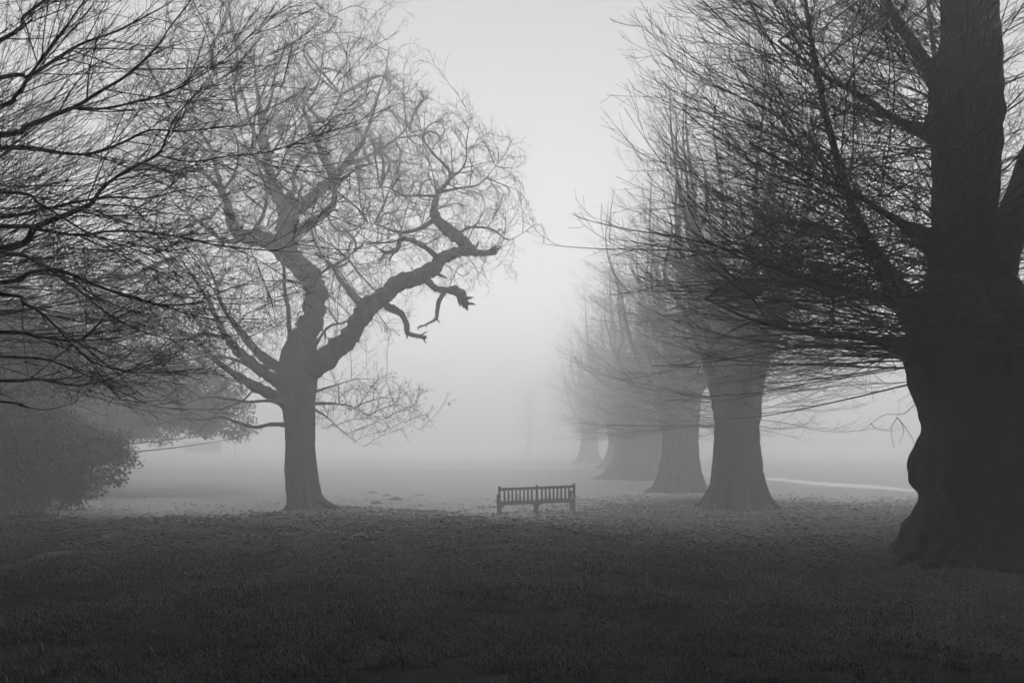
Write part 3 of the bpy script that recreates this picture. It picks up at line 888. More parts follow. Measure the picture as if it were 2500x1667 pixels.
# ------------------------------------------------------------------ near tree on the left (its trunk is out of the picture)
NLX, NLY = -9.3, 10.6
NLZ = float(ground_z(NLX, NLY))
nl = empty('hornbeam_tree', (NLX, NLY, NLZ))
tag(nl, 'dark bare branches of a near tree sweeping in from the left edge', 'tree')
NO = np.array([NLX, NLY, NLZ])
prof = [(0, .95, 0, 0), (.2, .8, 0, 0), (.6, .66, 0, 0), (1.5, .58, 0, 0), (2.5, .58, 0, 0), (3.5, .56, 0, 0), (5, .48, .05, 0), (7, .36, .1, 0), (9.5, .2, .1, 0), (11.5, .06, .15, 0)]
finish_trunk('trunk', trunk_loft(prof, 9, 48, 0.12, 0.2, 0.6), M_LIME, nl)
NLB = [
    ([(0, 330, 10.0, 22), (67, 308, 9.9, 18), (156, 272, 9.7, 15), (192, 257, 9.6, 12), (250, 221, 9.5, 10), (312, 183, 9.4, 9), (379, 120, 9.3, 7), (415, 67, 9.3, 5), (460, 9, 9.2, 4), (500, -60, 9.1, 2)], 320),
    ([(179, 263, 9.65, 11), (250, 266, 9.5, 9), (312, 254, 9.4, 8), (379, 237, 9.2, 7), (429, 219, 9.1, 6), (500, 179, 9.0, 4), (558, 138, 8.9, 3), (616, 80, 8.8, 2)], None),
    ([(0, 190, 10.3, 16), (67, 188, 10.2, 13), (134, 147, 10.2, 11), (201, 107, 10.1, 9), (277, 80, 10.1, 7), (357, 40, 10, 5), (424, 0, 10, 3), (480, -60, 10, 2)], 250),
    ([(-30, 270, 9.2, 17), (40, 232, 9.1, 14), (71, 188, 9.1, 11), (120, 120, 9.0, 9), (180, 40, 9.0, 6), (230, -40, 9, 4), (280, -160, 9, 2)], 330),
    ([(0, 607, 9.6, 26), (89, 554, 9.5, 22), (179, 518, 9.4, 18), (223, 496, 9.3, 15), (250, 460, 9.2, 12), (304, 420, 9.1, 10), (384, 379, 9.0, 8), (406, 335, 8.9, 6), (429, 286, 8.9, 5), (469, 241, 8.8, 4), (509, 201, 8.7, 2)], 560),
    ([(384, 379, 9.0, 6), (464, 395, 8.8, 5), (558, 382, 8.6, 4), (625, 377, 8.5, 3), (687, 364, 8.4, 2), (725, 352, 8.3, 1.5)], None),
    ([(0, 362, 10.8, 20), (156, 375, 10.7, 12), (223, 375, 10.6, 10), (290, 353, 10.5, 9), (366, 319, 10.4, 7), (446, 321, 10.3, 5), (536, 312, 10.2, 4), (656, 301, 10.1, 2)], 370),
    ([(0, 554, 9.0, 16), (89, 560, 8.9, 13), (187, 574, 8.8, 10), (268, 565, 8.7, 8), (357, 567, 8.6, 7), (446, 580, 8.5, 6), (527, 598, 8.4, 5), (625, 609, 8.3, 4), (683, 609, 8.2, 3), (759, 580, 8.1, 1.5)], 540),
    ([(0, 531, 10.2, 15), (98, 513, 10.1, 12), (201, 491, 10, 10), (277, 482, 9.9, 8), (357, 484, 9.8, 6), (446, 464, 9.7, 4), (540, 450, 9.6, 2)], 540),
    ([(-20, 690, 9.4, 18), (77, 665, 9.2, 14), (145, 661, 9.1, 12), (214, 688, 9.0, 10), (306, 723, 8.9, 8), (383, 742, 8.8, 6), (459, 742, 8.7, 4), (536, 727, 8.6, 2)], 640),
    ([(0, 811, 9.3, 14), (96, 822, 9.1, 11), (191, 830, 9.0, 8), (237, 795, 8.9, 6), (264, 761, 8.8, 3)], 770),
    ([(0, 929, 10.0, 12), (96, 926, 9.9, 9), (184, 941, 9.7, 7), (268, 925, 9.6, 5), (340, 890, 9.5, 3)], 880),
    ([(0, 719, 9.9, 14), (60, 742, 9.7, 11), (115, 776, 9.6, 9), (222, 880, 9.4, 6), (345, 910, 9.2, 4), (450, 905, 9.1, 2)], 680),
    ([(0, 620, 11.5, 18), (90, 640, 11.4, 13), (180, 700, 11.2, 10), (270, 770, 11, 7), (380, 820, 10.9, 4), (470, 830, 10.8, 2)], 590),
    ([(0, 470, 8.4, 11), (100, 500, 8.3, 8), (200, 560, 8.2, 6), (300, 600, 8.1, 4), (420, 600, 8.0, 2)], 450),
    ([(0, 100, 9.6, 14), (60, 40, 9.5, 11), (140, -20, 9.4, 8), (240, -90, 9.3, 4)], 260),
    ([(0, 980, 8.8, 8), (50, 990, 8.7, 6), (110, 1000, 8.6, 4), (180, 985, 8.5, 2)], 900),
    ([(0, 870, 11.2, 12), (120, 880, 11, 9), (240, 930, 10.8, 6), (360, 985, 10.6, 3), (440, 1000, 10.5, 2)], 800),
]
P_, R_ = [], []
for rows, zt in NLB:
    a = [np.append(P(px, py, d) - NO, w * d / F * 0.34) for (px, py, d, w) in rows]
    if zt is not None:
        st = P(-300, zt + 40, 10.6) - NO
        zc = max(1.9, st[2])
        a = [np.append(np.array([0.05, 0, zc]), a[0][3] * 1.5)] + a
    p, r = limb_tube(a, n=5 * len(a), sides=8, gnarl=0.03)
    t = Tubes(); t.add(p, r, 8); t.build('branch', M_LIME, nl)
    P_.append(p); R_.append(r)
tw = Tubes()
# sprays leaving the drawn branches
k = 0
for p, r in zip(P_, R_):
    n = 18
    pos, tan, rad, s, pa = sample(p[None], r[None], n, 0.25, 0.97)
    d = side_dirs(tan, R(26) + R(9) * rng.standard_normal(n), flat=0.2, up=-0.08)
    ln = (0.7 + 1.7 * rng.random(n)) * (1.2 - 0.75 * s)
    p1, r1 = grow(pos, d, ln, np.clip(rad * 0.5, 0.004, 0.009), 11, 0.04, (0, 0, -0.02), (0, 0, 0.045), r1=0.0028)
    ok = p1[:, :, 2].min(1) > 2.0
    p1, r1, ln = p1[ok], r1[ok], ln[ok]
    if len(p1) == 0:
        continue
    tw.add(p1, r1, 4)
    pos, tan, rad, s, pa = sample(p1, r1, 5, 0.15, 0.97)
    d = side_dirs(tan, R(27) + R(9) * rng.standard_normal(len(pos)), flat=0.2)
    l2 = ln[pa] * (0.5 - 0.28 * s) * (0.6 + 0.8 * rng.random(len(pos)))
    p2, r2 = grow(pos, d, l2, np.minimum(rad * 0.7, 0.0045), 7, 0.05, (0, 0, -0.01), (0, 0, 0.04), r1=0.0024)
    tw.add(p2, r2, 3)
    pos, tan, rad, s, pa = sample(p2, r2, 4, 0.2, 0.97)
    d = side_dirs(tan, R(38) + R(10) * rng.standard_normal(len(pos)), flat=0.2)
    l3 = np.maximum(l2[pa] * 0.4 * (0.5 + rng.random(len(pos))), 0.06)
    p3, r3 = grow(pos, d, l3, np.minimum(rad * 0.7, 0.0035), 3, 0.14, r1=0.002)
    tw.add(p3, r3, 3)
# long drooping shoots that make the dense skirt
mz = np.linspace(2.2, 9.0, 30)
mp = np.stack([0.05 + 0 * mz, 0 * mz, mz], 1)
mr = np.interp(mz, [0, 2.5, 5, 9], [.6, .55, .45, .25])
lime_shoots(tw, [mp], [mr], [1], 26, 2.9, 9.0, 2.8, 4.8, 7, 4, 0.010, face=(-0.15, 0.6), el=(16, 48), min_r=0.0026, zmin=2.05)
lime_shoots(tw, [mp], [mr], [1], 150, 2.9, 5.0, 2.8, 5.1, 7, 4, 0.010, face=(-0.1, 0.7), el=(10, 24), min_r=0.0026, zmin=2.05)
lime_shoots(tw, [mp], [mr], [1], 24, 2.9, 9.0, 3.0, 5.5, 5, 3, 0.016, face=(math.pi, 1.3), el=(14, 55))
tag(tw.build('twigs', M_TWIG, nl), kind='stuff')


# ------------------------------------------------------------------ evergreens on the left, behind
def evergreen(name, x, y, blobs, n_clump, per, leaf, label, group, trunk_r=0.35, trunk_h=5.0, spread=0.34, seed=1):
    global rng
    keep, rng = rng, np.random.default_rng(seed)
    z = float(ground_z(x, y))
    root = empty(name, (x, y, z))
    tag(root, label, 'tree' if trunk_h > 3 else 'shrub', group)
    finish_trunk('trunk', trunk_loft([(0, trunk_r * 1.5, 0, 0), (.3, trunk_r * 1.15, 0, 0), (1, trunk_r, 0, 0), (trunk_h * .6, trunk_r * .8, .1, 0), (trunk_h, trunk_r * .4, .15, .1)], seed, 28, 0.2), M_OAK, root)
    c, rad, wt = np.array([b_[0] for b_ in blobs]), np.array([b_[1] for b_ in blobs]), np.array([b_[2] for b_ in blobs], float)
    j = rng.choice(len(blobs), n_clump, p=wt / wt.sum())
    u = norm(rng.standard_normal((n_clump, 3))) * (rng.random(n_clump) ** 0.45)[:, None]
    cen = c[j] + u * rad[j]
    for q in range(n_clump):          # uneven outline
        cen[q] += 0.5 * spread * np.array(noise.noise_vector(Vector(cen[q] * 0.9))) * 3
    cen[:, 2] = np.maximum(cen[:, 2], 0.15)
    # twigs carrying the clumps
    t = Tubes()
    pick = rng.choice(n_clump, min(160, n_clump), replace=False)
    st = np.stack([rng.normal(0, .1, len(pick)), rng.normal(0, .1, len(pick)), np.clip(cen[pick, 2] - 0.8, 0.6, trunk_h)], 1)
    s = np.linspace(0, 1, 7)[None, :, None]
    mid = 0.5 * (st + cen[pick]) + 0.35 * rng.standard_normal((len(pick), 3))
    pp = (1 - s) ** 2 * st[:, None] + 2 * s * (1 - s) * mid[:, None] + s ** 2 * cen[pick][:, None]
    t.add(pp, np.broadcast_to(np.linspace(.05, .008, 7)[None], (len(pick), 7)), 4)
    t.build('branches', M_OAK, root)
    tag(root.children[-1], kind='stuff')
    pos = np.repeat(cen, per, axis=0) + 1.7 * spread * norm(rng.standard_normal((n_clump * per, 3))) * (rng.random((n_clump * per, 1)) ** 0.5) * np.array([1, 1, .7])
    pos[:, 2] = np.maximum(pos[:, 2], 0.03)
    lf = leaf_quads(pos, leaf)
    o = link_mesh('foliage', lf, M_LEAF, root)
    tag(o, kind='stuff')
    rng = keep
    return root


def leaf_quads(pos, size):
    n = len(pos)
    ax = norm(rng.standard_normal((n, 3)) + np.array([0, 0, -0.3]))
    sd = norm(np.cross(ax, rng.standard_normal((n, 3))))
    sz = size * (0.6 + 0.8 * rng.random(n))[:, None]
    V = np.stack([pos - ax * sz * 1.1 - sd * sz * .5, pos + sd * sz * .9, pos + ax * sz * 1.3], 1).reshape(-1, 3)
    return np_mesh('foliage', V, None, np.arange(n * 3).reshape(n, 3), smooth=False)


evergreen('evergreen_oak', -19.3, 35.0, [((0, 0, 6.5), (6.5, 5.5, 4.2), 3), ((4.2, -1, 4.3), (3.4, 2.6, 1.9), 1.4), ((-4, 0, 5), (4, 4, 3.5), 1.2), ((6.2, -.5, 3.6), (1.8, 1.6, 1.1), .5), ((1.5, -2, 3.4), (3.6, 2, 1.3), 1)],
          2100, 56, 0.055, 'hazy evergreen tree with ragged drooping foliage behind the oak', None, 0.42, 6.5, 0.27, 31)
evergreen('yew_tree', -16.2, 22.8, [((-.5, 0, 4.0), (4.6, 3.6, 3.0), 2), ((0.6, -.3, 1.7), (4.8, 3.0, 1.6), 2.2), ((-3, 0, 3), (4.5, 3.6, 2.8), 1)],
          2900, 72, 0.042, 'dark dense yew with foliage down to the ground at the left edge', None, 0.45, 5.5, 0.24, 32)

evergreen('yew_tree', -20.5, 17.5, [((0, 0, 4.5), (4.6, 5.0, 3.8), 2), ((0, 0, 1.8), (4.8, 5.0, 1.7), 1.5)],  # out-of-view yew, added to darken the left side
          700, 26, 0.15, 'unseen yew added for shade just outside the left edge', None, 0.45, 5.5, 0.45, 33)
# unseen evergreens added behind and beside the viewpoint to shade near ground and fog
wood = evergreen('shade_oak', -17.0, -1.0, [((0, 0, 9.5), (6.5, 6.5, 6.0), 3), ((0, 0, 4), (7.0, 7.0, 3.2), 2), ((2, 1, 13), (5.5, 5.5, 3.0), 1.5)],
          1300, 18, 0.30, 'unseen evergreen oak added for shade, left of the viewpoint', 'evergreens added for shade', 0.6, 13.0, 0.55, 35)
for k, (x, y, rz, s_, lab) in enumerate([(-10.0, -9.0, 1.0, 1.1, 'unseen evergreen oak added for shade behind the viewpoint on the left'), (1.0, -10.5, 2.2, 1.15, 'tall unseen evergreen oak added for shade right behind the viewpoint'),
                               (12.0, -8.0, 3.3, 1.05, 'unseen evergreen oak added for shade behind the viewpoint on the right'), (17.5, -6.0, 0.4, 0.95, 'unseen evergreen oak added for shade behind the viewpoint, second from the right'), (21.0, 2.0, 4.1, 0.95, 'unseen evergreen oak added for shade, right of the viewpoint'),
                               (-24.5, 12.5, 5.0, 1.1, 'unseen evergreen oak added for shade far left beside the yews'), (-18.0, 7.5, 5.6, 1.0, 'unseen evergreen oak added for shade left of the bare hornbeam')]):
    o = copy_tree(wood)
    o.location = (x, y, float(ground_z(x, y))); o.rotation_euler = (0, 0, rz); o.scale = (s_, s_, s_ * 0.9)
    tag(o, lab, 'tree', 'evergreens added for shade')

cedar = evergreen('shade_cedar', 2.0, -3.5, [((0, 4.5, 11.5), (9.0, 8.0, 1.8), 2), ((0, 2, 14.0), (7, 8, 2.0), 1.5), ((-7, 5.5, 10.5), (5, 5.5, 1.3), 1), ((8, 5, 10.5), (5, 5.5, 1.3), 1)],  # unseen cedars added overhead to shade the near fog and ground
          2000, 22, 0.28, 'big unseen cedar added behind the viewpoint, its level boughs shading it', 'cedars added for shade', 0.7, 14.0, 0.5, 34)
for x, y, rz, lab in ((-13.5, -2.0, 0.15, 'unseen cedar added for shade left of the viewpoint'), (17.0, -1.0, -0.2, 'unseen cedar added for shade right of the viewpoint')):
    o = copy_tree(cedar)
    o.location = (x, y, float(ground_z(x, y))); o.rotation_euler = (0, 0, rz)
    tag(o, lab, 'tree', 'cedars added for shade')

# faint far tree beyond the end of the row
def far_tree(px, d, h, spread, seed, label):
    global rng
    keep, rng = rng, np.random.default_rng(seed)
    x = (px - CX) * d / F
    root = empty('bare_tree', (x, d, float(ground_z(x, d))))
    tag(root, label, 'tree')
    finish_trunk('trunk', trunk_loft([(0, .6, 0, 0), (.4, .45, 0, 0), (2, .38, 0, 0), (h * .6, .22, .1, 0), (h, .04, .2, 0)], seed, 24, 0.25), M_OAK, root)
    tw = Tubes()
    mz = np.linspace(1.8, h, 20)
    lime_shoots(tw, [np.stack([0.01 * mz, 0 * mz, mz], 1)], [np.interp(mz, [1.8, h], [.38, .05])], [1], 70, 1.8, h, spread * .6, spread, 6, 4, 0.05, el=(15, 70), min_r=0.008)
    tag(tw.build('twigs', M_TWIG, root), kind='stuff')
    rng = keep


far_tree(1291, 122.0, 9.0, 4.0, 41, 'ghostly small tree far off beyond the end of the row')

# ------------------------------------------------------------------ bench (seen from behind)
def box_mesh(name, sx, sy, sz, bev=0.006):
    import bmesh
    bm = bmesh.new()
    bmesh.ops.create_cube(bm, size=1.0)
    bmesh.ops.scale(bm, vec=(sx, sy, sz), verts=bm.verts)
    bmesh.ops.bevel(bm, geom=list(bm.edges), offset=bev, segments=1, affect='EDGES')
    m = bpy.data.meshes.new(name); bm.to_mesh(m); bm.free()
    return m


bl, brt = hit(1222, 1252), hit(1402, 1245)
bc = P(1312, 1248, 24.8)
bz = float(ground_z(bc[0], bc[1]))
bench = empty('park_bench', (bc[0], bc[1], bz - 0.01))
bench.rotation_euler = (0, R(-2.1), R(6.5))
tag(bench, 'slatted timber bench seen from behind, facing the foggy field', 'bench')
W = 2.34


def part(name, me_, loc, rot=(0, 0, 0), parent=bench):
    o = link_mesh(name, me_, M_WOOD, parent)
    o.location = loc; o.rotation_euler = rot
    return o


TILT = R(-9)      # back leans towards the camera side
post = box_mesh('post', 0.075, 0.075, 0.46)
postu = box_mesh('post', 0.072, 0.06, 0.54)
mid_leg = box_mesh('leg', 0.065, 0.065, 0.62)
def back_at(h):   # y of the leaning back at height h
    return -0.02 - max(0, h - 0.40) * math.tan(R(9))
for x in (-W / 2, 0, W / 2):
    lg = part('rear_leg', post, (x, -0.02, 0.19))
    up = part('back_post', postu, (x, back_at(0.665), 0.665), (R(9), 0, 0))
part('top_rail', box_mesh('top_rail', W - 0.08, 0.045, 0.085), (0, back_at(0.835) - 0.002, 0.835), (R(9), 0, 0))
part('lower_rail', box_mesh('lower_rail', W - 0.08, 0.05, 0.09), (0, -0.022, 0.385))
sl = box_mesh('slat', 0.058, 0.022, 0.40, 0.004)
for bay in (-1, 1):
    for k in range(8):
        x = bay * (W / 4) + (k - 3.5) * (W / 2 - 0.07) / 9.0
        part('slat', sl, (x, back_at(0.61), 0.61), (R(9), 0, rng.normal(0, .01)))
fl = box_mesh('front_leg', 0.075, 0.075, 0.66)
flm = box_mesh('front_leg', 0.075, 0.075, 0.40)
for x in (-W / 2, W / 2):
    part('front_leg', fl, (x, 0.50, 0.30))
    part('armrest', box_mesh('armrest', 0.095, 0.66, 0.04, 0.012), (x, 0.255, 0.655))
    part('seat_rail', box_mesh('seat_rail', 0.045, 0.44, 0.08), (x, 0.24, 0.385))
part('front_leg', flm, (0, 0.50, 0.17))
part('seat_rail', box_mesh('seat_rail', 0.045, 0.44, 0.08), (0, 0.24, 0.385))
part('front_rail', box_mesh('front_rail', W - 0.08, 0.045, 0.085), (0, 0.502, 0.382))
ss = box_mesh('seat_slat', W - 0.09, 0.072, 0.022, 0.005)
for k in range(5):
    part('seat_slat', ss, (0, 0.075 + k * 0.093, 0.440))


def bracket_mesh(sg):
    """Curved corner brace filling the angle between leg and rail."""
    n = 8
    prof_ = [(0, 0)] + [(0.20 * (1 - math.sin(a)), -0.15 * (1 - math.cos(a))) for a in np.linspace(0, math.pi / 2, n)]
    v = [(sg * x, y, z) for y in (-0.018, 0.018) for (x, z) in prof_]
    m_ = len(prof_)
    f = [tuple(range(m_)), tuple(range(2 * m_ - 1, m_ - 1, -1))] + [(i, (i + 1) % m_, m_ + (i + 1) % m_, m_ + i) for i in range(m_)]
    me_ = bpy.data.meshes.new('brace'); me_.from_pydata(v, [], f); me_.update()
    return me_


bR, bL = bracket_mesh(1), bracket_mesh(-1)
for yy in (-0.022, 0.502):
    for x, m_ in ((-W / 2 + .036, bR), (-.036, bL), (.036, bR), (W / 2 - .036, bL)):
        part('brace', m_, (x, yy, 0.342))

# ------------------------------------------------------------------ far board and pole in the field
bx_, by_ = (495 - CX) * 88.0 / F, 88.0
gz = float(ground_z(bx_, by_))
board = empty('notice_board', (bx_, by_, gz))
tag(board, 'faint wide board on thin posts in the fog left of the oak trunk', 'board')
link_mesh('panel', box_mesh('panel', 4.0, 0.06, 1.2), M_BOARD, board).location = (0, 0, 1.5)
pm = box_mesh('post', 0.09, 0.09, 2.15)
for x in (-1.98, -.66, .66, 1.98):
    link_mesh('post', pm, M_BOARD, board).location = (x, 0.08, 0.98)
x = (574 - CX) * 90.0 / F
t = Tubes(); p, r = limb_tube([(0, 0, -.2, .07), (0, 0, 1.5, .065), (0.01, 0, 3, .06), (0.01, 0, 4.3, .05)], sides=10, gnarl=0.0); t.add(p, r, 10)
pole = t.build('pole', M_BOARD)
pole.location = (x, 90.0, float(ground_z(x, 90.0)))
tag(pole, 'thin faint pole standing just right of the wide board', 'pole')

# ------------------------------------------------------------------ molehills
mole_labels = ['dark molehill nearest to the oak roots', 'dark molehill second from the oak, a little wider', 'flat molehill behind the two dark ones', 'small low molehill in the middle of the group', 'flat molehill farthest right of the group']
for k, ((px, py, w), lab) in enumerate(zip([(917, 1228, .36), (966, 1219, .42), (911, 1202, .36), (944, 1209, .28), (1027, 1209, .40)], mole_labels)):
    q = hit(px, py)
    vs_, fs = [], []
    na, nr_ = 22, 7
    for i in range(nr_ + 1):
        f = i / nr_
        for j in range(na):
            a = j / na * 6.2832
            rr = w * f * (1 + .18 * noise.noise(Vector((math.cos(a) * 2, math.sin(a) * 2, k * 5))))
            h = (0.12 if k < 2 else 0.07) * (1 - f ** 1.6) * (1 + .5 * noise.noise(Vector((math.cos(a) * f * 7, math.sin(a) * f * 7, k * 3.0)))) - 0.03 * f
            vs_.append((math.cos(a) * rr, math.sin(a) * rr, h))
    for i in range(nr_):
        for j in range(na):
            fs.append((i * na + j, i * na + (j + 1) % na, (i + 1) * na + (j + 1) % na, (i + 1) * na + j))
    m_ = bpy.data.meshes.new('molehill'); m_.from_pydata(vs_, [], fs); m_.update()
    o = link_mesh('molehill', m_, M_SOIL); o.location = q
    tag(o, lab, 'molehill', 'molehills on the grass')

# ------------------------------------------------------------------ pale stick on the slope
q = hit(498, 1317)
t = Tubes(); p, r = limb_tube([(-.075, 0, .03, .007), (-.03, .01, .045, .008), (.03, 0, .05, .007), (.08, -.01, .06, .006)], sides=6, gnarl=.1); t.add(p, r, 6)
stick = t.build('stick', M_PALE); stick.location = q
tag(stick, 'small pale stick lying on the dark slope', 'stick')

# ------------------------------------------------------------------ dead stalks in the left foreground
t = Tubes()
for px in np.concatenate([rng.uniform(20, 120, 14), rng.uniform(120, 320, 26), rng.uniform(150, 310, 8)]):
    py = 1408 - 0.105 * px + rng.normal(0, 6)
    q = hit(px, py)
    n = 1
    h = rng.uniform(.10, .30)
    d = norm(np.array([[rng.normal(0, .5), rng.normal(0, .5), 1.0]]))
    pp, rr = grow(q[None], d, np.array([h]), np.array([.004]), 7, .16, (rng.normal(0, .1), rng.normal(0, .1), -.05), r1=.002)
    t.add(pp, rr, 4)
    pos, tan, rad, s, pa = sample(pp, rr, 2, .4, .95)
    p2, r2 = grow(pos, side_dirs(tan, np.full(2, R(40))), np.full(2, .07), np.full(2, .003), 4, .15, r1=.0015)
    t.add(p2, r2, 3)
st = t.build('dry_stalks', M_PALE)
tag(st, 'pale dry weed stalks along the dark bank in the left foreground', 'weeds', kind='stuff')

# ------------------------------------------------------------------ grass and fallen leaves (instanced, uncountable)
def proto(name, me_, mat):
    o = bpy.data.objects.new(name, me_); me_.materials.append(mat); return o


def tuft_mesh(seed, nb=20, h=(.02, .055), rad=.07, w=.003):
    rs = np.random.default_rng(seed)
    V, Q = [], []
    for k in range(nb):
        a, q = rs.random() * 6.283, rad * math.sqrt(rs.random())
        b0 = np.array([math.cos(a) * q, math.sin(a) * q, -.01])
        hh = rs.uniform(*h); th = rs.random() * 6.283
        lean = np.array([math.cos(th), math.sin(th), 0]) * hh * rs.uniform(.2, .9)
        sd = np.array([-math.sin(th), math.cos(th), 0]) * w * rs.uniform(.7, 1.5)
        i = len(V)
        m_ = b0 + lean * .35 + np.array([0, 0, hh * .6]); tp = b0 + lean + np.array([0, 0, hh * .95])
        V += [b0 - sd, b0 + sd, m_ + sd * .8, m_ - sd * .8, tp]
        Q.append(((i, i + 1, i + 2, i + 3), (i + 3, i + 2, i + 4)))
    me_ = bpy.data.meshes.new('tuft'); me_.from_pydata([tuple(v) for v in V], [], [f for q in Q for f in q]); me_.update()
    return me_


def scatter_mat(name, lo, hi, rough, spec=0.4, patch=True):
    """Blade or leaf colour: varies from piece to piece and, for grass, in drier and greener patches."""
    m, nt, b = new_mat(name)
    oi = nt.nodes.new('ShaderNodeObjectInfo')
    L = nt.links.new
    mr_ = nt.nodes.new('ShaderNodeMapRange')
    mr_.inputs['To Min'].default_value = lo; mr_.inputs['To Max'].default_value = hi
    pw = nt.nodes.new('ShaderNodeMath'); pw.operation = 'POWER'; pw.inputs[1].default_value = 2.0
    L(oi.outputs['Random'], pw.inputs[0])
    if patch:
        nz = nt.nodes.new('ShaderNodeTexNoise'); nz.inputs['Scale'].default_value = 1.7; nz.inputs['Detail'].default_value = 4; nz.inputs['Roughness'].default_value = 0.7
        L(oi.outputs['Location'], nz.inputs['Vector'])
        m1 = nt.nodes.new('ShaderNodeMapRange'); m1.inputs['From Min'].default_value = 0.35; m1.inputs['From Max'].default_value = 0.68
        L(nz.outputs['Fac'], m1.inputs['Value'])
        mm = nt.nodes.new('ShaderNodeMath'); mm.operation = 'MULTIPLY_ADD'; mm.inputs[1].default_value = 0.45
        L(pw.outputs[0], mm.inputs[0])
        m2 = nt.nodes.new('ShaderNodeMath'); m2.operation = 'MULTIPLY'; m2.inputs[1].default_value = 0.6
        L(m1.outputs[0], m2.inputs[0]); L(m2.outputs[0], mm.inputs[2])
        L(mm.outputs[0], mr_.inputs['Value'])
    else:
        L(pw.outputs[0], mr_.inputs['Value'])
    L(mr_.outputs[0], b.inputs['Base Color'])
    b.inputs['Roughness'].default_value = rough
    b.inputs['Specular IOR Level'].default_value = spec
    return m


def scatter(name, pts, scale, protos, label, cat):
    me_ = bpy.data.meshes.new(name)
    me_.vertices.add(len(pts)); me_.vertices.foreach_set('co', pts.astype(np.float32).ravel())
    a = me_.attributes.new('size', 'FLOAT', 'POINT'); a.data.foreach_set('value', scale.astype(np.float32))
    o = bpy.data.objects.new(name, me_); COL.objects.link(o)
    col = bpy.data.collections.new(name + '_pieces')
    for p_ in protos: col.objects.link(p_)
    ng = bpy.data.node_groups.new(name, 'GeometryNodeTree')
    ng.interface.new_socket('Geometry', in_out='INPUT', socket_type='NodeSocketGeometry')
    ng.interface.new_socket('Geometry', in_out='OUTPUT', socket_type='NodeSocketGeometry')
    N = ng.nodes.new; L = ng.links.new
    gi, go = N('NodeGroupInput'), N('NodeGroupOutput')
    ci = N('GeometryNodeCollectionInfo'); ci.inputs['Collection'].default_value = col
    ci.inputs['Separate Children'].default_value = True; ci.inputs['Reset Children'].default_value = True
    ip = N('GeometryNodeInstanceOnPoints'); ip.inputs['Pick Instance'].default_value = True
    m2p = N('GeometryNodeMeshToPoints')
    rv = N('FunctionNodeRandomValue'); rv.data_type = 'FLOAT_VECTOR'
    rv.inputs['Min'].default_value = (-.15, -.15, 0); rv.inputs['Max'].default_value = (.15, .15, 6.283)
    at = N('GeometryNodeInputNamedAttribute'); at.data_type = 'FLOAT'; at.inputs['Name'].default_value = 'size'
    L(gi.outputs[0], m2p.inputs['Mesh']); L(m2p.outputs[0], ip.inputs['Points'])
    L(ci.outputs[0], ip.inputs['Instance'])
    L(rv.outputs[0], ip.inputs['Rotation'])
    L(at.outputs['Attribute'], ip.inputs['Scale'])
    L(ip.outputs[0], go.inputs[0])
    md = o.modifiers.new('scatter', 'NODES'); md.node_group = ng
    tag(o, label, cat, kind='stuff')
    return o


M_GRASS = scatter_mat('grass_blade', 0.08, 0.36, 0.45, 0.5)
M_LITTER = scatter_mat('fallen_leaf', 0.02, 0.36, 0.6, 0.4, patch=False)


def field_points(n, y0, y1, power):
    """Points over the visible wedge of ground (and a margin), denser near the camera."""
    y = y0 + (y1 - y0) * rng.random(n) ** power
    x = (rng.random(n) * 2 - 1) * (0.72 * y + 2.0)
    return x, y


x, y = field_points(200000, 3.2, 36.0, 1.25)
nzv = np.array([noise.noise(Vector((a * .9, b * .9, 0))) + .6 * noise.noise(Vector((a * 3.1, b * 3.1, 5))) for a, b in zip(x, y)])
keepm = (nzv > -0.30 + 0.22 * rng.standard_normal(len(x))) & (rng.random(len(x)) > sm(18, 27, y - 6.0 * sm(1, 6, x))) & (dist_to_line(x, y, path_line) > 1.4) & (rng.random(len(x)) > 0.8 * (1 - sm(0.05, 0.4, dist_to_line(x, y, trail))))
x, y, nzv = x[keepm], y[keepm], nzv[keepm]
trunk_d = np.min([np.hypot(x - a, y - b) for a, b in LIMES[:3]] + [np.hypot(x - OAK[0], y - OAK[1]) + .6], axis=0)
k_ = trunk_d > 1.25
x, y, nzv = x[k_], y[k_], nzv[k_]
pts = np.stack([x, y, ground_z(x, y)], 1)
size = (0.75 + 0.45 * nzv + 0.3 * rng.random(len(x))) * (1 + 0.012 * y)
protos = [proto('tuft', tuft_mesh(100 + k), M_GRASS) for k in range(6)]
scatter('grass', pts, np.clip(size, .35, 2.3), protos, 'short wet grass covering the near ground', 'grass')


x, y = field_points(5200, 3.4, 17.0, 1.1)
M_GLINT = scatter_mat('glint_blade', 0.12, 0.5, 0.5, 0.5, patch=False)  # pale colour paints bright glints onto scattered blades
scatter('glint_grass', np.stack([x, y, ground_z(x, y)], 1), rng.uniform(.7, 1.5, len(x)), [proto('blade', tuft_mesh(300 + k, 2, (.05, .11), .04, .003), M_GLINT) for k in range(5)], 'sparse blades in the near turf, coloured pale as glints', 'grass')


def litter_mesh(seed):
    rs = np.random.default_rng(seed)
    s = .03
    c = rs.uniform(.2, .7)
    v = [(-1.2, 0, .1), (-.5, -.6, c), (.4, -.7, c * .8), (1.2, 0, .25), (.4, .7, c), (-.5, .6, c * .7), (0, 0, .05)]
    me_ = bpy.data.meshes.new('fallen_leaf')
    me_.from_pydata([(a * s, b * s, h * s) for a, b, h in v], [], [(0, 1, 6), (1, 2, 6), (2, 3, 6), (3, 4, 6), (4, 5, 6), (5, 0, 6)]); me_.update()
    return me_


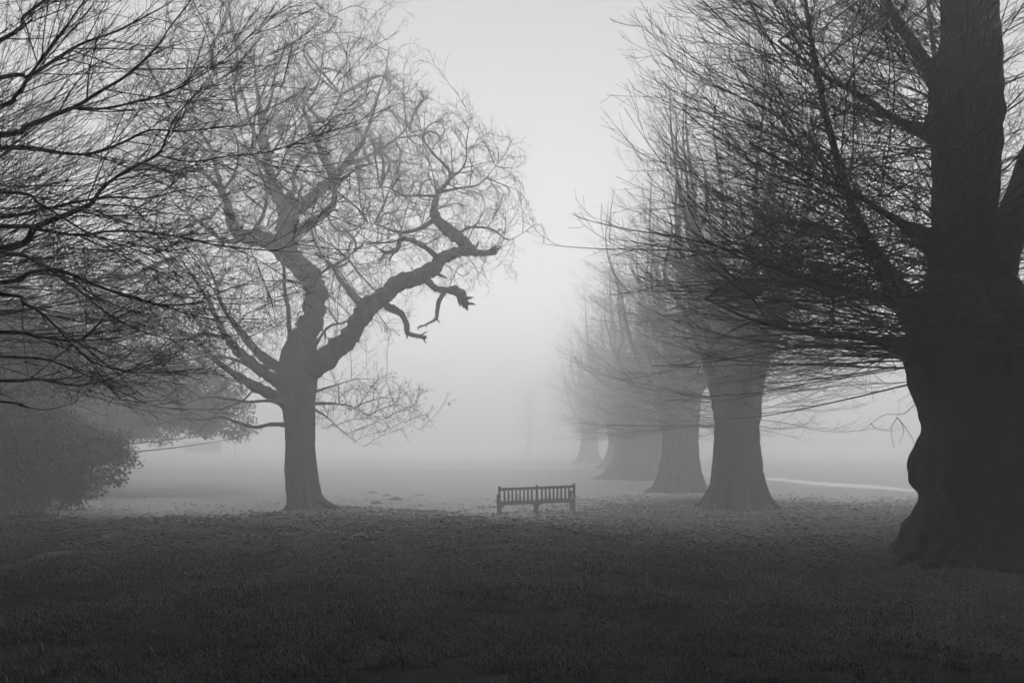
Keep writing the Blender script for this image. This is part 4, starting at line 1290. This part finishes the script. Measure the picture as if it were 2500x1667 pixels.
x, y = field_points(170000, 4.0, 36.0, 1.0)
w = np.clip(sum(gauss(x, y, a, b, 4.6, 4.6) for a, b in LIMES[:3]) + .8 * gauss(x, y, OAK[0] + 1, OAK[1] - 5, 5, 4), 0, 1)
cl = np.array([noise.noise(Vector((a * 1.3, b * 1.3, 11.0))) + .5 * noise.noise(Vector((a * 4, b * 4, 2.0))) for a, b in zip(x, y)])
k_ = rng.random(len(x)) < np.clip((.16 + .84 * w) * (0.35 + 1.6 * cl), 0.03, 1) * (1 - sm(28, 36, y)) * (0.12 + 0.88 * sm(7, 14, y))
x, y = x[k_], y[k_]
pts = np.stack([x, y, ground_z(x, y) + rng.uniform(.02, .06, len(x))], 1)
scatter('leaf_litter', pts, rng.uniform(.6, 1.35, len(x)) * (0.7 + 0.9 * sm(9, 18, y)), [proto('leaf', litter_mesh(k), M_LITTER) for k in range(5)], 'fallen leaves scattered over the grass', 'leaves')

# ------------------------------------------------------------------ the fog
v = np.array([(a, b, c) for a in (-640, 640) for b in (-140, 840) for c in (-1.2, 18.5)], float)
f = [(0, 1, 3, 2), (4, 6, 7, 5), (0, 4, 5, 1), (2, 3, 7, 6), (0, 2, 6, 4), (1, 5, 7, 3)]
m_ = bpy.data.meshes.new('haze'); m_.from_pydata([tuple(q) for q in v], [], f); m_.update()
M_FOG = bpy.data.materials.new('fog'); M_FOG.use_nodes = True
nt = M_FOG.node_tree; nt.nodes.clear()
pv_ = nt.nodes.new('ShaderNodeVolumePrincipled')
pv_.inputs['Color'].default_value = grey(0.97)
pv_.inputs['Density'].default_value = FOG_DENSITY
pv_.inputs['Anisotropy'].default_value = FOG_ANISO
pv_.inputs['Density Attribute'].default_value = ''
M_FOG.cycles.homogeneous_volume = True
M_FOG.cycles.volume_sampling = 'DISTANCE'
mo = nt.nodes.new('ShaderNodeOutputMaterial')
nt.links.new(pv_.outputs[0], mo.inputs['Volume'])
haze = link_mesh('haze', m_, M_FOG)
tag(haze, 'thick pale fog filling the whole park', 'fog', kind='stuff')
